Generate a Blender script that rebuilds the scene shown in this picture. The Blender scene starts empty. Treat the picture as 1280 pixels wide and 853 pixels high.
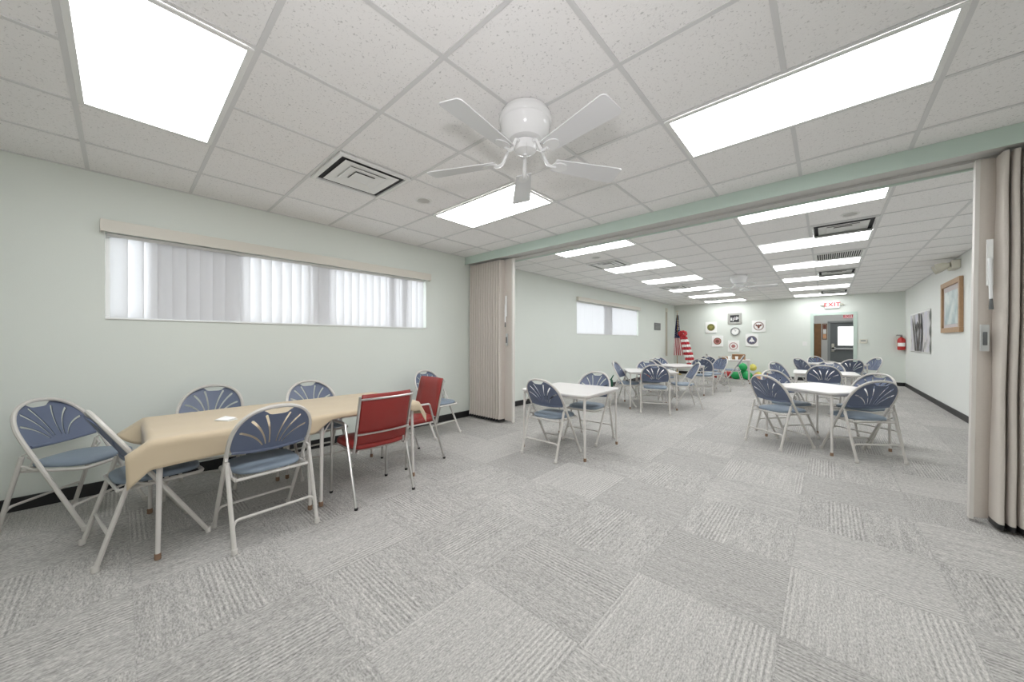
import bpy, bmesh, math, random
from mathutils import Vector, Matrix
random.seed(7)
SC = bpy.context.scene
COL = SC.collection
PI = math.pi
W, YEND, CEIL = 6.04, 13.97, 2.628          # room width, far wall, ceiling height
YFRONT = -2.6

# ------------------------------------------------------------------ materials
MATS = {}
def srgb(r, g, b):
    f = lambda c: (c/255/12.92) if c/255 <= .04045 else ((c/255+.055)/1.055)**2.4
    return (f(r), f(g), f(b), 1)
def mat(name, col, rough=.5, metal=0, bump=0, bscale=60, var=0, vscale=8, spec=.5, sheen=0, trans=0, emit=0):
    m = bpy.data.materials.new(name); m.use_nodes = True
    nt = m.node_tree; N = nt.nodes; L = nt.links
    p = N['Principled BSDF']
    p.inputs['Base Color'].default_value = col
    p.inputs['Roughness'].default_value = rough
    p.inputs['Metallic'].default_value = metal
    p.inputs['Specular IOR Level'].default_value = spec
    if sheen: p.inputs['Sheen Weight'].default_value = sheen
    tc = N.new('ShaderNodeTexCoord')
    if var:
        n = N.new('ShaderNodeTexNoise'); n.inputs['Scale'].default_value = vscale; n.inputs['Detail'].default_value = 4
        L.new(tc.outputs['Object'], n.inputs['Vector'])
        mx = N.new('ShaderNodeMix'); mx.data_type = 'RGBA'
        mx.inputs[6].default_value = tuple(c*(1-var) for c in col[:3])+(1,)
        mx.inputs[7].default_value = tuple(min(1, c*(1+var)) for c in col[:3])+(1,)
        L.new(n.outputs['Fac'], mx.inputs[0]); L.new(mx.outputs[2], p.inputs['Base Color'])
    if bump:
        n = N.new('ShaderNodeTexNoise'); n.inputs['Scale'].default_value = bscale; n.inputs['Detail'].default_value = 3
        L.new(tc.outputs['Object'], n.inputs['Vector'])
        b = N.new('ShaderNodeBump'); b.inputs['Strength'].default_value = bump; b.inputs['Distance'].default_value = .01
        L.new(n.outputs['Fac'], b.inputs['Height']); L.new(b.outputs['Normal'], p.inputs['Normal'])
    if emit:
        p.inputs['Emission Color'].default_value = (.965, .985, 1, 1)
        p.inputs['Emission Strength'].default_value = emit
    if trans:
        t = N.new('ShaderNodeBsdfTranslucent'); t.inputs['Color'].default_value = col
        ms = N.new('ShaderNodeMixShader'); ms.inputs[0].default_value = trans
        L.new(p.outputs[0], ms.inputs[1]); L.new(t.outputs[0], ms.inputs[2])
        L.new(ms.outputs[0], N['Material Output'].inputs['Surface'])
    MATS[name] = m
    return m

M_wall = mat('wall_paint', (.715, .75, .70, 1), .55, bump=.06, bscale=180, var=.02, vscale=1.5)
M_trimgreen = mat('green_trim_paint', (.56, .665, .60, 1), .4, bump=.03, bscale=60)
M_black = mat('black_vinyl_base', (.012, .012, .013, 1), .45)
M_white = mat('white_paint', (.80, .80, .78, 1), .35)
M_whitegloss = mat('white_gloss_enamel', (.80, .80, .80, 1), .16)
M_tee = mat('shaded_ceiling_tee', (.70, .695, .69, 1), .5)  # white tees greyed so the shade on their lines sits in the colour
M_frame = mat('beige_frame_enamel', (.60, .575, .54, 1), .32, bump=.02, bscale=300)
M_frame_rub = mat('grey_rubber', (.33, .31, .29, 1), .7)
M_brownrub = mat('brown_rubber', (.27, .17, .11, 1), .7)
M_blue = mat('blue_plastic', (.112, .138, .212, 1), .42, bump=.05, bscale=400)
M_bluefab = mat('blue_vinyl', (.215, .265, .325, 1), .5, bump=.12, bscale=350, var=.06, vscale=30)
M_red = mat('red_vinyl', (.27, .024, .020, 1), .42, bump=.08, bscale=250, var=.06, vscale=10)
M_chrome = mat('chrome', (.62, .61, .59, 1), .34, metal=1)
M_steel = mat('brushed_steel', (.62, .62, .62, 1), .34, metal=1)
M_top = mat('table_laminate', (.72, .695, .675, 1), .32, var=.03, vscale=20)
M_tframe = mat('table_enamel', (.68, .65, .62, 1), .35)
M_cloth = mat('tan_tablecloth', (.56, .46, .32, 1), .8, bump=.12, bscale=500, sheen=.2, var=.03, vscale=6)
M_part = mat('partition_fabric', (.60, .55, .50, 1), .85, bump=.18, bscale=320, var=.05, vscale=90)
M_partlight = mat('partition_edge', (.66, .63, .59, 1), .5)
M_alum = mat('aluminium', (.70, .70, .70, 1), .35, metal=.85)
M_valance = mat('valance_ivory', (.66, .63, .56, 1), .45)
M_vane = mat('blind_vane', (.86, .86, .87, 1), .5, trans=.45)
M_lens = mat('light_lens', (.9, .9, .9, 1), .4, emit=7.5)
M_lensback = mat('light_lens_dimmed', (.9, .9, .9, 1), .4, emit=6.1)  # same panels as in front, emission lowered to dim the back room
M_dark = mat('dark_cavity', (.03, .03, .033, 1), .7)
M_darkgrey = mat('dark_grey', (.12, .125, .125, 1), .5)
M_grey = mat('grey_paint', (.30, .315, .31, 1), .45)
M_doorgrey = mat('door_grey', (.16, .175, .18, 1), .45)
M_oak = mat('oak', (.42, .26, .14, 1), .45, var=.2, vscale=25)
M_wood = mat('brown_door_wood', (.23, .12, .05, 1), .45, var=.25, vscale=12)
M_paper = mat('white_paper', (.93, .93, .91, 1), .7)
M_redplain = mat('red_plain', (.50, .03, .04, 1), .5)
M_redgloss = mat('red_enamel', (.52, .03, .025, 1), .3)
M_exitred = mat('exit_red', (.62, .03, .04, 1), .4)
M_navy = mat('navy', (.025, .035, .11, 1), .6)
M_olive = mat('olive', (.16, .17, .05, 1), .6)
M_olivegold = mat('olive_gold_ink', (.30, .27, .07, 1), .5)
M_gold = mat('gold_ink', (.50, .36, .10, 1), .5)
M_brown = mat('brown_ink', (.19, .07, .05, 1), .6)
M_pink = mat('faded_red_ink', (.46, .19, .18, 1), .6)
M_greypurple = mat('slate_ink', (.10, .10, .17, 1), .6)
M_card = mat('cardboard', (.38, .22, .11, 1), .75, var=.1)
M_green = mat('green_balloon', (.02, .42, .12, 1), .25)
M_lime = mat('yellow_balloon', (.72, .66, .13, 1), .25)
M_peach = mat('peach_balloon', (.80, .42, .22, 1), .25)
M_clear = mat('pale_glossy_plastic', (.78, .78, .77, 1), .12)
M_dkgreen = mat('dark_green_cloth', (.02, .13, .07, 1), .8, bump=.2, bscale=120)
M_ledglow = mat('green_led', (.1, .6, .2, 1), .4)
M_glassy = mat('picture_glass_tint', (.60, .70, .72, 1), .12)
M_ivory = mat('ivory_plastic', (.68, .66, .57, 1), .4)

def glass_mat():
    m = bpy.data.materials.new('window_glass'); m.use_nodes = True
    p = m.node_tree.nodes['Principled BSDF']
    p.inputs['Transmission Weight'].default_value = 1; p.inputs['Roughness'].default_value = .02
    p.inputs['IOR'].default_value = 1.1; p.inputs['Base Color'].default_value = (.95, .97, .97, 1)
    return m
M_glass = glass_mat()
def frost_mat():
    m = bpy.data.materials.new('frosted_glass'); m.use_nodes = True
    nt = m.node_tree; p = nt.nodes['Principled BSDF']
    p.inputs['Base Color'].default_value = (.9, .9, .9, 1); p.inputs['Roughness'].default_value = .5
    t = nt.nodes.new('ShaderNodeBsdfTranslucent'); t.inputs['Color'].default_value = (.95, .95, .93, 1)
    ms = nt.nodes.new('ShaderNodeMixShader'); ms.inputs[0].default_value = .75
    nt.links.new(p.outputs[0], ms.inputs[1]); nt.links.new(t.outputs[0], ms.inputs[2])
    nt.links.new(ms.outputs[0], nt.nodes['Material Output'].inputs['Surface'])
    return m
M_frost = frost_mat()

def math_node(nt, op, a, b=None):
    n = nt.nodes.new('ShaderNodeMath'); n.operation = op
    for i, v in enumerate((a, b)):
        if v is None: continue
        if isinstance(v, (int, float)): n.inputs[i].default_value = v
        else: nt.links.new(v, n.inputs[i])
    return n.outputs[0]

def carpet_mat():
    m = bpy.data.materials.new('carpet_tiles'); m.use_nodes = True
    nt = m.node_tree; N = nt.nodes; L = nt.links; p = N['Principled BSDF']
    p.inputs['Roughness'].default_value = .95; p.inputs['Specular IOR Level'].default_value = .15
    tc = N.new('ShaderNodeTexCoord'); sx = N.new('ShaderNodeSeparateXYZ'); L.new(tc.outputs['Object'], sx.inputs[0])
    T = .61
    xs = math_node(nt, 'ADD', sx.outputs[0], 100*T-2.455); ys = math_node(nt, 'ADD', sx.outputs[1], 100*T-.215)
    xt = math_node(nt, 'DIVIDE', xs, T); yt = math_node(nt, 'DIVIDE', ys, T)
    ix = math_node(nt, 'FLOOR', xt); iy = math_node(nt, 'FLOOR', yt)
    fx = math_node(nt, 'FRACT', xt); fy = math_node(nt, 'FRACT', yt)
    par = math_node(nt, 'MODULO', math_node(nt, 'ADD', ix, iy), 2)        # quarter-turned tiles
    def mixf(f, a, b):
        n = N.new('ShaderNodeMix'); L.new(f, n.inputs[0]); L.new(a, n.inputs[2]); L.new(b, n.inputs[3]); return n.outputs[0]
    along = mixf(par, sx.outputs[0], sx.outputs[1])
    across = mixf(par, sx.outputs[1], sx.outputs[0])
    facr = mixf(par, fy, fx)
    cid = N.new('ShaderNodeCombineXYZ'); L.new(ix, cid.inputs[0]); L.new(iy, cid.inputs[1])
    wn = N.new('ShaderNodeTexWhiteNoise'); wn.noise_dimensions = '2D'; L.new(cid.outputs[0], wn.inputs['Vector'])
    # thin dashes stretched along the tile's pile direction
    def streak(sa, sc, det=2, off=0):
        c = N.new('ShaderNodeCombineXYZ')
        L.new(math_node(nt, 'MULTIPLY', along, sa), c.inputs[0]); L.new(math_node(nt, 'MULTIPLY', across, sc), c.inputs[1])
        L.new(math_node(nt, 'ADD', wn.outputs['Value'], off), c.inputs[2])
        n = N.new('ShaderNodeTexNoise'); n.inputs['Scale'].default_value = 1; n.inputs['Detail'].default_value = det
        L.new(c.outputs[0], n.inputs['Vector']); return n.outputs['Fac']
    s1 = streak(48, 150)
    s2 = streak(3.5, 60, 1, 5)
    s3 = streak(110, 190, 1, 9)
    # corduroy ribs in one band of each tile
    rib = math_node(nt, 'SINE', math_node(nt, 'MULTIPLY', across, 2*PI/.021))
    band = N.new('ShaderNodeMapRange'); band.interpolation_type = 'SMOOTHSTEP'
    phase = math_node(nt, 'FRACT', math_node(nt, 'ADD', facr, wn.outputs['Value']))
    band.inputs[1].default_value = .62; band.inputs[2].default_value = .74; L.new(phase, band.inputs[0])
    ribv = math_node(nt, 'MULTIPLY', math_node(nt, 'MULTIPLY', rib, band.outputs[0]), .125)
    v = math_node(nt, 'MULTIPLY', math_node(nt, 'SUBTRACT', s1, .5), .85)
    v = math_node(nt, 'ADD', v, math_node(nt, 'MULTIPLY', math_node(nt, 'SUBTRACT', s2, .5), .28))
    v = math_node(nt, 'ADD', v, math_node(nt, 'MULTIPLY', math_node(nt, 'SUBTRACT', s3, .5), .6))
    v = math_node(nt, 'ADD', v, ribv)
    v = math_node(nt, 'ADD', v, math_node(nt, 'MULTIPLY', math_node(nt, 'SUBTRACT', wn.outputs['Value'], .5), .11))
    # seams
    ex = math_node(nt, 'MINIMUM', fx, math_node(nt, 'SUBTRACT', 1, fx)); ey = math_node(nt, 'MINIMUM', fy, math_node(nt, 'SUBTRACT', 1, fy))
    seam = math_node(nt, 'LESS_THAN', math_node(nt, 'MINIMUM', ex, ey), .006)
    v = math_node(nt, 'SUBTRACT', v, math_node(nt, 'MULTIPLY', seam, .06))
    # large soft wear
    wr = N.new('ShaderNodeTexNoise'); wr.inputs['Scale'].default_value = .9; wr.inputs['Detail'].default_value = 3
    L.new(tc.outputs['Object'], wr.inputs['Vector'])
    v = math_node(nt, 'ADD', v, math_node(nt, 'MULTIPLY', math_node(nt, 'SUBTRACT', wr.outputs['Fac'], .5), .18))
    v = math_node(nt, 'ADD', v, .5)
    r = N.new('ShaderNodeValToRGB'); L.new(v, r.inputs[0])
    r.color_ramp.elements[0].position = .12; r.color_ramp.elements[0].color = (.205, .198, .19, 1)
    r.color_ramp.elements[1].position = .86; r.color_ramp.elements[1].color = (.64, .62, .59, 1)
    e = r.color_ramp.elements.new(.5); e.color = (.415, .402, .383, 1)
    L.new(r.outputs[0], p.inputs['Base Color'])
    b = N.new('ShaderNodeBump'); b.inputs['Strength'].default_value = .35; b.inputs['Distance'].default_value = .006
    L.new(v, b.inputs['Height']); L.new(b.outputs[0], p.inputs['Normal'])
    return m
M_carpet = carpet_mat()

def tile_mat():
    m = bpy.data.materials.new('acoustic_tile'); m.use_nodes = True
    nt = m.node_tree; N = nt.nodes; L = nt.links; p = N['Principled BSDF']
    p.inputs['Roughness'].default_value = .9; p.inputs['Specular IOR Level'].default_value = .2
    tc = N.new('ShaderNodeTexCoord')
    n1 = N.new('ShaderNodeTexNoise'); n1.inputs['Scale'].default_value = 95; n1.inputs['Detail'].default_value = 1
    n1.inputs['Distortion'].default_value = .6
    L.new(tc.outputs['Object'], n1.inputs['Vector'])
    r = N.new('ShaderNodeValToRGB'); L.new(n1.outputs['Fac'], r.inputs[0])
    r.color_ramp.elements[0].position = .24; r.color_ramp.elements[0].color = (.60, .59, .58, 1)
    r.color_ramp.elements[1].position = .38; r.color_ramp.elements[1].color = (.90, .885, .875, 1)
    L.new(r.outputs[0], p.inputs['Base Color'])
    n2 = N.new('ShaderNodeTexNoise'); n2.inputs['Scale'].default_value = 140; L.new(tc.outputs['Object'], n2.inputs['Vector'])
    b = N.new('ShaderNodeBump'); b.inputs['Strength'].default_value = .25; b.inputs['Distance'].default_value = .004
    L.new(n2.outputs['Fac'], b.inputs['Height']); L.new(b.outputs[0], p.inputs['Normal'])
    return m
M_tile = tile_mat()

# ------------------------------------------------------------------ mesh helpers
def unit_rect():
    return [(-1, -1), (1, -1), (1, 1), (-1, 1)]
class MB:
    def __init__(s): s.v = []; s.f = []; s.m = []
    def add(s, vs, fs, mi=0):
        o = len(s.v); s.v += [tuple(v) for v in vs]
        for f in fs: s.f.append(tuple(i+o for i in f)); s.m.append(mi)
        return s
    def box(s, a, b, mi=0):
        x0, y0, z0 = (min(a[i], b[i]) for i in range(3)); x1, y1, z1 = (max(a[i], b[i]) for i in range(3))
        v = [(x0, y0, z0), (x1, y0, z0), (x1, y1, z0), (x0, y1, z0), (x0, y0, z1), (x1, y0, z1), (x1, y1, z1), (x0, y1, z1)]
        return s.add(v, [(0, 3, 2, 1), (4, 5, 6, 7), (0, 1, 5, 4), (1, 2, 6, 5), (2, 3, 7, 6), (3, 0, 4, 7)], mi)
    def tube(s, pts, r, n=8, closed=False, mi=0, flat=1.0):
        P = [Vector(p) for p in pts]; k = len(P)
        rs = r if isinstance(r, (list, tuple)) else [r]*k
        tang = []
        for i in range(k):
            if closed: t = P[(i+1) % k]-P[i-1]
            else: t = P[min(i+1, k-1)]-P[max(i-1, 0)]
            tang.append(t.normalized())
        up = Vector((0, 0, 1)) if abs(tang[0].z) < .9 else Vector((1, 0, 0))
        nrm = (up-tang[0]*up.dot(tang[0])).normalized()
        vs = []
        for i in range(k):
            nrm = (nrm-tang[i]*nrm.dot(tang[i])).normalized()
            bn = tang[i].cross(nrm)
            for j in range(n):
                a = 2*PI*j/n
                vs.append(P[i]+(nrm*math.cos(a)*flat+bn*math.sin(a))*rs[i])
        fs = []
        for i in range(k if closed else k-1):
            for j in range(n):
                a = i*n+j; b = i*n+(j+1) % n; i2 = (i+1) % k
                fs.append((a, b, i2*n+(j+1) % n, i2*n+j))
        if not closed:
            fs.append(tuple(range(n-1, -1, -1))); fs.append(tuple((k-1)*n+j for j in range(n)))
        return s.add(vs, fs, mi)
    def lathe(s, prof, n=24, c=(0, 0, 0), mi=0):
        vs = []; fs = []; k = len(prof)
        for (r, z) in prof:
            for j in range(n):
                a = 2*PI*j/n; vs.append((c[0]+r*math.cos(a), c[1]+r*math.sin(a), c[2]+z))
        for i in range(k-1):
            for j in range(n):
                fs.append((i*n+j, i*n+(j+1) % n, (i+1)*n+(j+1) % n, (i+1)*n+j))
        fs.append(tuple(range(n-1, -1, -1))); fs.append(tuple((k-1)*n+j for j in range(n)))
        return s.add(vs, fs, mi)
    def loops(s, L, mi=0, cap=True):
        n = len(L[0]); vs = [p for l in L for p in l]; fs = []
        for i in range(len(L)-1):
            for j in range(n): fs.append((i*n+j, i*n+(j+1) % n, (i+1)*n+(j+1) % n, (i+1)*n+j))
        if cap: fs.append(tuple(range(n-1, -1, -1))); fs.append(tuple((len(L)-1)*n+j for j in range(n)))
        return s.add(vs, fs, mi)
    def grid(s, rows, mi=0):
        n = len(rows[0]); vs = [p for r in rows for p in r]; fs = []
        for i in range(len(rows)-1):
            for j in range(n-1): fs.append((i*n+j, i*n+j+1, (i+1)*n+j+1, (i+1)*n+j))
        return s.add(vs, fs, mi)
    def ell(s, c, r, n=14, k=8, mi=0):
        prof = []
        vs = []; fs = []
        for i in range(1, k):
            a = PI*i/k
            for j in range(n):
                b = 2*PI*j/n
                vs.append((c[0]+r[0]*math.sin(a)*math.cos(b), c[1]+r[1]*math.sin(a)*math.sin(b), c[2]+r[2]*math.cos(a)))
        t = len(vs); vs += [(c[0], c[1], c[2]+r[2]), (c[0], c[1], c[2]-r[2])]
        for i in range(k-2):
            for j in range(n): fs.append((i*n+j, (i+1)*n+j, (i+1)*n+(j+1) % n, i*n+(j+1) % n))
        for j in range(n): fs.append((t, j, (j+1) % n)); fs.append((t+1, (k-2)*n+(j+1) % n, (k-2)*n+j))
        return s.add(vs, fs, mi)
    def mesh(s, name, smooth=True, ang=38):
        me = bpy.data.meshes.new(name); me.from_pydata(s.v, [], s.f)
        bm = bmesh.new(); bm.from_mesh(me); bmesh.ops.recalc_face_normals(bm, faces=bm.faces); bm.to_mesh(me); bm.free()
        me.polygons.foreach_set('material_index', s.m)
        if smooth:
            me.polygons.foreach_set('use_smooth', [True]*len(me.polygons)); me.set_sharp_from_angle(angle=math.radians(ang))
        me.update()
        return me
    def build(s, name, m, parent=None, smooth=True, bevel=0, ang=38):
        me = s.mesh(name, smooth, ang)
        if bevel:
            bm = bmesh.new(); bm.from_mesh(me)
            ed = [e for e in bm.edges if e.is_manifold and e.calc_face_angle(0) > .6]
            bmesh.ops.bevel(bm, geom=ed, offset=bevel, segments=2, affect='EDGES', profile=.6); bm.to_mesh(me); bm.free()
        for x in (m if isinstance(m, (list, tuple)) else [m]): me.materials.append(x)
        return link(name, me, parent)
def link(name, me, parent=None):
    o = bpy.data.objects.new(name, me); COL.objects.link(o)
    if parent: o.parent = parent
    return o
def tag(o, label=None, cat=None, group=None, kind=None):
    if label: o['label'] = label
    if cat: o['category'] = cat
    if group: o['group'] = group
    if kind: o['kind'] = kind
    return o
def thing(name, label, cat, loc=(0, 0, 0), rz=0, group=None):
    o = bpy.data.objects.new(name, None); COL.objects.link(o); o.empty_display_size = .1
    o.location = loc; o.rotation_euler = (0, 0, rz)
    return tag(o, label, cat, group)
def copy_tree(o, parent=None):
    kids = [c for c in ALLKIDS(o)]
    c = o.copy(); COL.objects.link(c)
    if parent: c.parent = parent
    for k in kids: copy_tree(k, c)
    return c
def ALLKIDS(o): return [x for x in COL.objects if x.parent == o]
def struct(name, mb, m, parent=None, smooth=False, bevel=0):
    o = mb.build(name, m, parent, smooth, bevel)
    if not parent: o['kind'] = 'structure'
    return o
def fillet(pts, rad, n=5):
    P = [Vector(p) for p in pts]; out = [P[0]]
    for i in range(1, len(P)-1):
        a, b, c = P[i-1], P[i], P[i+1]
        d1 = (a-b); d2 = (c-b); r = min(rad, d1.length*.48, d2.length*.48)
        s, e = b+d1.normalized()*r, b+d2.normalized()*r
        for k in range(n+1):
            t = k/n; out.append((1-t)**2*s+2*t*(1-t)*b+t*t*e)
    out.append(P[-1]); return out
def flat_shape(outline, holes, depth):
    """filled 2-D outline with holes, extruded; returns a mesh in XY with thickness +-depth in Z"""
    cu = bpy.data.curves.new('outline', 'CURVE'); cu.dimensions = '2D'; cu.fill_mode = 'BOTH'; cu.extrude = depth
    for poly in [outline]+holes:
        sp = cu.splines.new('POLY'); sp.points.add(len(poly)-1); sp.use_cyclic_u = True
        for i, p in enumerate(poly): sp.points[i].co = (p[0], p[1], 0, 1)
    ob = bpy.data.objects.new('outline', cu); COL.objects.link(ob)
    dg = bpy.context.evaluated_depsgraph_get()
    me = bpy.data.meshes.new_from_object(ob.evaluated_get(dg))
    bpy.data.objects.remove(ob); bpy.data.curves.remove(cu)
    return me
def text_mesh(s, size, depth=.002, align='CENTER'):
    cu = bpy.data.curves.new('letters', 'FONT'); cu.body = s; cu.size = size; cu.extrude = depth; cu.offset = size*.025; cu.space_character = 1.1
    cu.align_x = align; cu.align_y = 'CENTER'
    ob = bpy.data.objects.new('letters', cu); COL.objects.link(ob)
    dg = bpy.context.evaluated_depsgraph_get()
    me = bpy.data.meshes.new_from_object(ob.evaluated_get(dg))
    bpy.data.objects.remove(ob); bpy.data.curves.remove(cu)
    return me
def add_mesh(name, me, m, parent, M):
    me.transform(M); me.materials.clear(); me.materials.append(m)
    return link(name, me, parent)
def circ(r, n=32, cx=0, cy=0): return [(cx+r*math.cos(2*PI*i/n), cy+r*math.sin(2*PI*i/n)) for i in range(n)]

# ------------------------------------------------------------------ room shell
WT = .16
struct('floor', MB().box((-.2, YFRONT-.2, -.12), (W+.2, 17.2, 0)), M_carpet)
struct('ceiling', MB().box((-.2, YFRONT-.2, CEIL), (W+.2, 17.2, CEIL+.12)), M_tile)
WIN1 = (-.52, 2.60, 1.43, 2.155); WIN2 = (6.82, 10.49, 1.41, 2.215)
def wall_x(name, x0, x1, ya, yb, holes, m=M_wall):
    mb = MB(); y = ya
    for (h0, h1, z0, z1) in holes:
        mb.box((x0, y, 0), (x1, h0, CEIL)); mb.box((x0, h0, 0), (x1, h1, z0)); mb.box((x0, h0, z1), (x1, h1, CEIL)); y = h1
    mb.box((x0, y, 0), (x1, yb, CEIL)); return struct(name, mb, m)
wall_x('wall_left', -WT, 0, YFRONT-.2, YEND+.12, [WIN1, WIN2])
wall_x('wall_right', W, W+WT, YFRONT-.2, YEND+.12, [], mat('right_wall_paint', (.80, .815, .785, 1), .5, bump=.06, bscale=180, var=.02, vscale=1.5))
struct('wall_near', MB().box((0, YFRONT-.16, 0), (W, YFRONT, CEIL)), M_wall)
DX0, DX1, DZ = 4.107, 5.036, 2.06
mb = MB(); mb.box((0, YEND, 0), (DX0, YEND+.12, CEIL)); mb.box((DX1, YEND, 0), (W, YEND+.12, CEIL)); mb.box((DX0, YEND, DZ), (DX1, YEND+.12, CEIL))
struct('wall_end', mb, M_wall)
# hall beyond the doorway
HY = 16.1
mb = MB(); HX0, HX1, HZ = 4.50, 5.40, 1.90
mb.box((3.3, HY, 0), (HX0, HY+.14, CEIL)); mb.box((HX1, HY, 0), (W+.16, HY+.14, CEIL)); mb.box((HX0, HY, HZ), (HX1, HY+.14, CEIL))
M_hall = mat('hall_paint', (.62, .62, .60, 1), .6, bump=.05, bscale=150)
struct('wall_hall_back', mb, M_hall)
struct('wall_hall_left', MB().box((3.14, YEND+.12, 0), (3.3, HY+.14, CEIL)), M_hall)
struct('wall_hall_right', MB().box((W, YEND+.12, 0), (W+.16, HY, CEIL)), M_hall)
# door casing
mb = MB()
for (a, b) in ((4.05, DX0), (DX1, 5.093)): mb.box((a, YEND-.018, 0), (b, YEND-.0005, 2.115))
mb.box((DX0, YEND-.018, DZ), (DX1, YEND-.0005, 2.115))
mb.box((DX0, YEND-.018, 0), (DX0+.022, YEND+.118, DZ)); mb.box((DX1-.022, YEND-.018, 0), (DX1, YEND+.118, DZ)); mb.box((DX0+.022, YEND-.018, DZ-.022), (DX1-.022, YEND+.118, DZ))
struct('trim_1', mb, M_trimgreen)
# hall exit door
d1 = struct('door_1', MB().box((HX0+.02, HY+.04, .01), (HX1-.02, HY+.085, HZ-.02)), M_doorgrey)
mb = MB()
mb.box((HX0-.05, HY-.015, 0), (HX0+.02, HY+.1, HZ)); mb.box((HX1-.02, HY-.015, 0), (HX1+.05, HY+.1, HZ)); mb.box((HX0-.05, HY-.015, HZ-.02), (HX1+.05, HY+.1, HZ+.04))
mb.build('door_frame', M_grey, d1, False)
MB().box((4.72, HY+.02, 1.10), (5.30, HY+.105, 1.74)).build('glass_pane', mat('bright_pane', (.9, .9, .88, 1), .3, emit=1.3), d1, False)
mb = MB()
for a, b in (((4.69, 1.07), (4.72, 1.77)), ((5.30, 1.07), (5.33, 1.77)), ((4.72, 1.74), (5.30, 1.77)), ((4.72, 1.07), (5.30, 1.10))): mb.box((a[0], HY+.025, a[1]), (b[0], HY+.039, b[1]))
mb.build('glazing_bead', M_grey, d1, False)
mb = MB(); mb.box((4.60, HY-.03, .955), (5.32, HY+.01, 1.01)); mb.box((4.56, HY-.03, .93), (4.66, HY+.04, 1.03))
mb.build('push_bar', M_steel, d1, False, .006)
mb = MB(); mb.box((4.555, HY+.02, .88), (4.625, HY+.039, 1.16)); mb.build('lock_plate', M_ivory, d1, False)
mb = MB().ell((4.59, HY-.015, 1.0), (.035, .035, .035)); mb.build('door_knob', M_dark, d1)
# brown door leaf standing open in the hall
d2 = struct('door_2', MB().box((4.10, HY-.06, .01), (4.285, HY-.015, 1.86)), M_wood)
MB().box((4.085, HY-.07, 0), (4.099, HY-.005, 1.88)).build('door_frame', M_black, d2, False)
# baseboards
BB = .10
struct('baseboard_left', MB().box((0.0005, YFRONT+.01, 0), (.014, YEND-.001, BB)), M_black, bevel=.003)
struct('baseboard_right', MB().box((W-.014, YFRONT+.01, 0), (W-.0005, YEND-.015, BB)), M_black, bevel=.003)
mb = MB(); mb.box((.015, YEND-.014, 0), (4.049, YEND-.0005, BB)); mb.box((5.094, YEND-.014, 0), (W-.001, YEND-.0005, BB))
struct('baseboard_end', mb, M_black, bevel=.003)
# partition header across the room
mb = MB(); mb.box((.0005, 3.355, 2.508), (W-.0005, 3.375, CEIL-.0005)); mb.box((.0005, 3.345, 2.50), (W-.0005, 3.355, 2.53)); mb.box((.0005, 3.72, 2.50), (W-.0005, 3.74, CEIL-.0005))
struct('trim_2', mb, M_trimgreen)
mb = MB(); mb.box((.0005, 3.3755, 2.535), (W-.0005, 3.7195, CEIL-.0005)); mb.box((.0005, 3.3755, 2.515), (W-.0005, 3.46, 2.5345)); mb.box((.0005, 3.60, 2.515), (W-.0005, 3.7195, 2.5345))
struct('trim_3', mb, mat('track_soffit', (.55, .54, .52, 1), .5))

# ceiling grid of exposed tees; fixtures and vents sit in its cells
GX = [.61*i for i in range(0, 10)]
GYF = [.61*j for j in range(-4, 6)]
PY = .6133
GYB = [4.47+PY*k for k in range(-1, 16)]
FRONT_FIX = [(2, -1), (6, -1), (2, 3), (6, 3)]
BACK_FIX = [(i, 4.47+3*PY*k) for k in range(6) for i in (2, 6)]   # far edge y
cut = [(1.22+.61*(i-2), .61*j, .61*j+.61) for i, j in FRONT_FIX]+[(.61*i, y-PY, y) for i, y in BACK_FIX]
cut = [(x, a, b) for x, a, b in cut]
def inside_cut(x, y):
    return any(cx+.02 < x < cx+1.20 and a+.02 < y < b-.02 for cx, a, b in cut)
mb = MB()
TW, TZ = .012, .0045
def tee_y(x, ya, yb):          # running along y
    segs = [(ya, yb)]
    for cx, a, b in cut:
        if cx+.02 < x < cx+1.20:
            ns = []
            for s, e in segs:
                if b <= s or a >= e: ns.append((s, e)); continue
                if s < a: ns.append((s, a))
                if e > b: ns.append((b, e))
            segs = ns
    for s, e in segs:
        if e-s > .03: mb.box((x-TW, s, CEIL-TZ), (x+TW, e, CEIL-.0003))
for x in GX[1:]: tee_y(x, YFRONT+.01, 3.354); tee_y(x, 3.745, YEND-.005)
for y in GYF: mb.box((.005, y-TW, CEIL-TZ-.0005), (W-.005, y+TW, CEIL-.0003))
for y in GYB:
    if y > 3.76 and y < YEND-.02: mb.box((.005, y-TW, CEIL-TZ-.0005), (W-.005, y+TW, CEIL-.0003))
for a, b in ((YFRONT+.01, 3.354), (3.745, YEND-.005)):
    for x0, x1 in ((.001, .022), (W-.022, W-.001)): mb.box((x0, a, CEIL-TZ), (x1, b, CEIL-.0003))
mb.box((.005, YEND-.022, CEIL-TZ), (W-.005, YEND-.001, CEIL-.0003))
struct('trim_4', mb, M_tee)

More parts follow.
